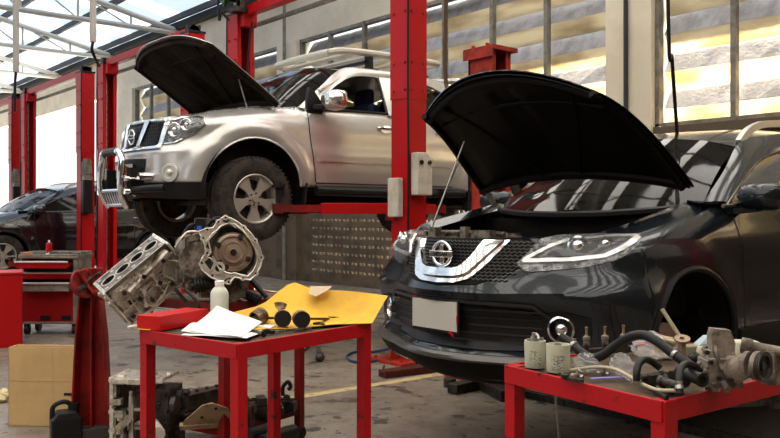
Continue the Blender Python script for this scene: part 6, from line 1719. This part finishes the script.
mb = MB(); mb.add([(-.03,-.028,.076), (.045,-.028,.09), (.045,.028,.09), (-.03,.028,.076), (0,-.02,.105), (.03,-.02,.107), (.03,.02,.107), (0,.02,.105)], [(0,3,2,1), (4,5,6,7), (0,1,5,4), (1,2,6,5), (2,3,7,6), (3,0,4,7)]); build('lid', mb, mat('pale blue plastic', (.42, .50, .55), .3), t, 30, bevel=.003)
p = t2(742, 366); mb = MB(); mb.b2((-.03, -.03, 0), (.05, .03, .085)); mb.v = [Euler((0, 0, CR)).to_matrix() @ q for q in mb.v]; tag(build('plastic_box', mb, mat('yellowed plastic', (.58, .55, .42), .3), smooth=30, bevel=.008, loc=p), 'small yellowed white box right behind the pump pulley', 'box')
# black thermostat housing
o0 = t2(693, 386); t = thing('thermostat_housing', 'black pipe fitting with an open round end facing front, left of the pump', 'pipe fitting', o0)
mb = MB(); a = a2(679, 371, 2.36)-o0; b = a2(701, 379.5, 2.27)-o0; d_ = (b-a).normalized(); mb.cyl(a, b, .016, .018, n=20); mb.lathe([(.012, 0), (.020, 0), (.020, .008), (.012, .008)], b, d_, 24, closed=True); mb.cyl(a.lerp(b, .3), a.lerp(b, .3)+V((0,0,-.03)), .014, n=12); mb.b2((a.x-.02, a.y-.02, a.z-.045), (a.x+.02, a.y+.02, a.z)); build('pipe', mb, M_RUB, t)
mb = MB(); mb.cyl(b, b + d_*.003, .012, n=16); build('open_end', mb, M_BLKM, t)
o0 = t2(694, 374); mb = MB(); q = a2(694, 358, 2.46); d_ = (-D*.8 - RT*.5).normalized(); mb.cyl(q - d_*.02, q + d_*.012, .016, n=18); mb.sphere(q + d_*.012, .015, 12, 8); mb.bar((o0.x, o0.y, H2), q, .014, .014); one('black_knob', mb, M_RUB, 'round black rubber knob above the olive box on the right table', 'knob', V((o0.x, o0.y, H2)))
# connector pieces
for i, (x, y, dep, lb) in enumerate(((651, 369, 2.42, 'dark pipe coupling beside the bent black hose'), (666, 374, 2.38, 'brown black pipe coupling in the middle of the right table'), (672, 383, 2.33, 'small black coupling nearest the upright hose'))):
    p = a2(x, y, dep); p.z = H2; mb = MB(); mb.cyl((0,0,0), (0,0,.035), .016, n=14); mb.cyl((-.03, 0, .025), (.035, .01, .03), .012, n=14); mb.cyl((.03, .008, .028), (.04, .012, .03), .016, n=14)
    mb.v = [Euler((0, 0, CR + i)).to_matrix() @ q for q in mb.v]; tag(build('pipe_coupling', mb, M_DSTEEL, smooth=30, loc=p), lb, 'pipe coupling', 'pipe couplings on the right table')
# pump with pulley
o0 = t2(735, 388); PD = 2.26
t = thing('power_steering_pump', 'grimy cast pump with a black grooved pulley, right end of the right table', 'pump', V((o0.x, o0.y, H2)))
o0 = V((o0.x, o0.y, H2)); mk = lambda x, y, d=PD: at(x, y, d) - o0
axp = (RT*.62 - D*.78).normalized()
pc = mk(761, 366.5, 2.20)
mb = MB(); R_ = .039; hh = .014
prof = [(R_*.62, -hh), (R_*.95, -hh), (R_, -hh*.9)]
for i in range(5): z = -hh*.8 + i*hh*.34; prof += [(R_, z), (R_*.93, z+hh*.08), (R_*.93, z+hh*.2), (R_, z+hh*.28)]
prof += [(R_*1.02, hh*.95), (R_*.9, hh), (R_*.78, hh*.8), (R_*.74, hh*.2), (R_*.3, hh*.2), (R_*.28, hh*.7), (0, hh*.7)]
mb.lathe(prof, pc, axp, 40); build('pulley', mb, mat('worn pulley steel', (.085, .075, .065), .35, .8), t, 35)
mb = MB(); mb.lathe([(R_*1.0, -hh*1.02), (R_*1.005, -hh*.1)], pc, axp, 40); build('pulley_band', mb, M_ALUD, t)
mb = MB()
for i in range(3): a = i*2*PI/3; q = axp.to_track_quat('Z', 'Y') @ V((R_*.5*math.cos(a), R_*.5*math.sin(a), hh*.35)); mb.cyl(pc+q-axp*.004, pc+q+axp*.002, .007, n=10)
build('pulley_hole', mb, M_BLK, t)
mb = MB(); b0 = pc - axp*.03; b1 = mk(735, 370, 2.30); mb.cyl(b0, b1, .030, .036, n=22); mb.cyl(b0, b0 - axp*.012, .036, n=20)
c0 = mk(722, 368, 2.34); Mc = T3(c0, RT, D, UP)
m2 = MB(Mc); m2.b2((-.045, -.035, -.05), (.045, .04, .03)); greeble(m2, (-.045, -.035, -.05), (.045, .04, .03), 26, 'yxYZ', (.015, .035), (.006, .02), 41)
m2.prism([(-.028, .0), (-.034, .07), (-.028, .092), (.02, .088), (.034, .05), (.03, 0)], (0, -.01, .02), (1,0,0), (0,0,1), (0, .035, 0)); m2.cyl((.02, -.04, .01), (.02, .05, .01), .028, n=20)
mb.v += m2.v; mb.f += [[i + len(mb.v) - len(m2.v) for i in f] for f in m2.f]; mb.fm += m2.fm
build('pump_body', mb, mat('dusty grey casting', (.30, .25, .20), .6, .3, col2=(.13, .10, .08), scale=20, bump=.4, bscale=70), t, 30)
mb = MB(); q = mk(722, 362, 2.30); mb.tube(cat([mk(715, 338, 2.36), mk(716, 352, 2.32), mk(722, 368, 2.30), mk(735, 376, 2.28)], 4), .006, 8); build('rib', mb, M_ALUD, t)
mb = MB()
for x, y in ((706, 352), (710, 362), (718, 378), (730, 380), (741, 378)): q = mk(x, y, 2.28); mb.cyl(q, q - D*.012, .007, n=6)
build('bolt', mb, M_DSTEEL, t, 30)
mb = MB(); mb.tube([mk(700, 362, 2.42), mk(712, 360, 2.40)], .018, 14); mb.tube([mk(704, 347, 2.42), mk(708, 352, 2.42), mk(716, 356, 2.4)], .010, 10); mb.tube([mk(724, 383, 2.3), mk(728, 390, 2.28)], .012, 10); build('pipe_stub', mb, M_ALUD, t)
mb = MB(); a = at(752, 347, 2.48); b = at(800, 356, 2.42); mb.tube([a, b], .017, 14); mb.cyl(a, a - (b-a).normalized()*.03, .024, n=16); q = a.lerp(b, .4); mb.b2((q.x-.02, q.y-.02, H2), (q.x+.02, q.y+.02, q.z)); one('drive_shaft', mb, M_ALUD, 'dusty grey shaft lying behind the pump pulley at the right edge', 'shaft', V((q.x, q.y, H2)))
a = t2(768, 373, .002); b = t2(792, 378, .002); c_ = t2(800, 368, .003); e = t2(778, 365, .002)
sheet('paper_sheet', M_WHITE, 'white paper at the right edge of the right work table', 'paper', [a, b, c_, e], n=4, crumple=.001)
mb = MB(); a = t2(565, 381, .008); b = t2(583, 384, .008); mb.bar(a, b, .012, .010); mb.cyl(a, a + V((0,0,.012)), .012, n=8); mb.tube([a, a + V((-.02, .01, .012)), a + V((-.04, .02, .004))], .005, 6); one('wire_clip', mb, M_DSTEEL, 'small dark metal clip at the front edge below the oil filters', 'clip', a)
for i, (x, y, lb) in enumerate(((577, 378, 'small steel fitting in front of the clear bag'), (603, 375, 'small steel fitting left of the round clear bag'), (712, 391, 'small steel fitting under the grimy pump'))):
    p = t2(x, y); mb = MB(); mb.cyl((0,0,0), (0,0,.012), .012, n=6); mb.cyl((0,0,.010), (.01, .0, .026), .006, n=10); mb.cyl((-.02, 0, .006), (.02, .005, .006), .006, n=8); tag(build('steel_fitting', mb, M_STEEL, smooth=30, loc=p), lb, 'fitting', 'loose fittings on the right table')
# dangling cord under the right table
mb = MB(); a = at(557, 366, 2.95); mb.tube(cat([a + V((0,0,-.05)), at(556, 400, 2.95), at(558, 425, 2.95), at(560, 450, 2.96)], 5), .005, 6); one('dangling_cord', mb, M_GREYM, 'thin grey cord dangling under the right work table', 'cord', a)

# ------------------------------------------------------------------ separate pieces that stand apart into parts of their own
SPLIT = ('pipe_stub', 'bolt', 'winch_mount', 'bar_knob', 'door_gap', 'wheel_arch_lip', 'lug_nut', 'bonnet_hinge', 'push_button', 'rack_foot', 'rack_slat', 'suspension', 'reflector', 'stand_leg', 'window_seal', 'door_moulding', 'pulley_hole', 'engine_mount', 'red_tape', 'connector', 'air_box', 'bearing')
def split_loose(o):
    me = o.data; n = len(me.vertices); par = list(range(n))
    def fd(x):
        while par[x] != x: par[x] = par[par[x]]; x = par[x]
        return x
    for e in me.edges:
        a, b = fd(e.vertices[0]), fd(e.vertices[1])
        if a != b: par[a] = b
    groups = {}
    for p in me.polygons: groups.setdefault(fd(p.vertices[0]), []).append(p)
    # merge groups whose boxes touch
    G = []
    for g in groups.values():
        vs = {v for p in g for v in p.vertices}; co = [me.vertices[v].co for v in vs]
        lo = V([min(c[i] for c in co) for i in range(3)]); hi = V([max(c[i] for c in co) for i in range(3)]); G.append([lo, hi, list(g)])
    ch = True
    while ch:
        ch = False
        for i in range(len(G)):
            for j in range(i+1, len(G)):
                if all(G[i][0][k] <= G[j][1][k]+.004 and G[j][0][k] <= G[i][1][k]+.004 for k in range(3)):
                    G[i][0] = V([min(G[i][0][k], G[j][0][k]) for k in range(3)]); G[i][1] = V([max(G[i][1][k], G[j][1][k]) for k in range(3)]); G[i][2] += G[j][2]; G.pop(j); ch = True; break
            if ch: break
    if len(G) < 2: return
    nm = o.name.split('.')[0]; kids = list(o.children)
    first = None
    for lo, hi, ps in G:
        vm = {}; vs = []; fs = []
        for p in ps:
            f = []
            for v in p.vertices:
                if v not in vm: vm[v] = len(vs); vs.append(tuple(me.vertices[v].co))
                f.append(vm[v])
            fs.append(f)
        m2 = bpy.data.meshes.new(nm); m2.from_pydata(vs, [], fs)
        for m in me.materials: m2.materials.append(m)
        m2.shade_smooth(); m2.set_sharp_from_angle(angle=math.radians(35)); m2.update()
        if first is None: first = m2
        else:
            q = bpy.data.objects.new(nm, m2); COL.objects.link(q); q.parent = o.parent; q.matrix_basis = o.matrix_basis.copy()
            for md in o.modifiers:
                if md.type == 'BEVEL': b = q.modifiers.new('bevel', 'BEVEL'); b.width = md.width; b.segments = 2; b.limit_method = 'ANGLE'
    o.data = first
for o in list(COL.objects):
    if o.type == 'MESH' and o.parent and o.name.split('.')[0] in SPLIT: split_loose(o)
# ================================================================== LIGHT AND CAMERA
w = bpy.data.worlds.new('daylight'); sc.world = w; w.use_nodes = True
bg = w.node_tree.nodes['Background']; bg.inputs[0].default_value = (0.94, 0.97, 1.0, 1); bg.inputs[1].default_value = 0.6
l = bpy.data.lights.new('sun', 'SUN'); l.energy = 44.0; l.angle = math.radians(1.0); l.color = (1.0, 0.88, 0.66)
o = bpy.data.objects.new('sun', l); COL.objects.link(o)
o.rotation_euler = V((0.12, -0.5, -0.88)).to_track_quat('-Z', 'Y').to_euler()
cam = bpy.data.cameras.new('camera'); cam.sensor_width = 36; cam.lens = 36*F/780; cam.shift_y = -4/780; cam.clip_end = 200
co = bpy.data.objects.new('camera', cam); COL.objects.link(co); co.location = CAM; co.rotation_euler = D.to_track_quat('-Z', 'Y').to_euler()
sc.camera = co
sc.view_settings.view_transform = 'Standard'; sc.view_settings.look = 'None'; sc.view_settings.gamma = 1; sc.view_settings.use_curve_mapping = False
sc.view_settings.exposure = 1.18
sc.cycles.use_denoising = True
sc.cycles.max_bounces = 8; sc.cycles.transparent_max_bounces = 12
sc.cycles.sample_clamp_indirect = 6.0
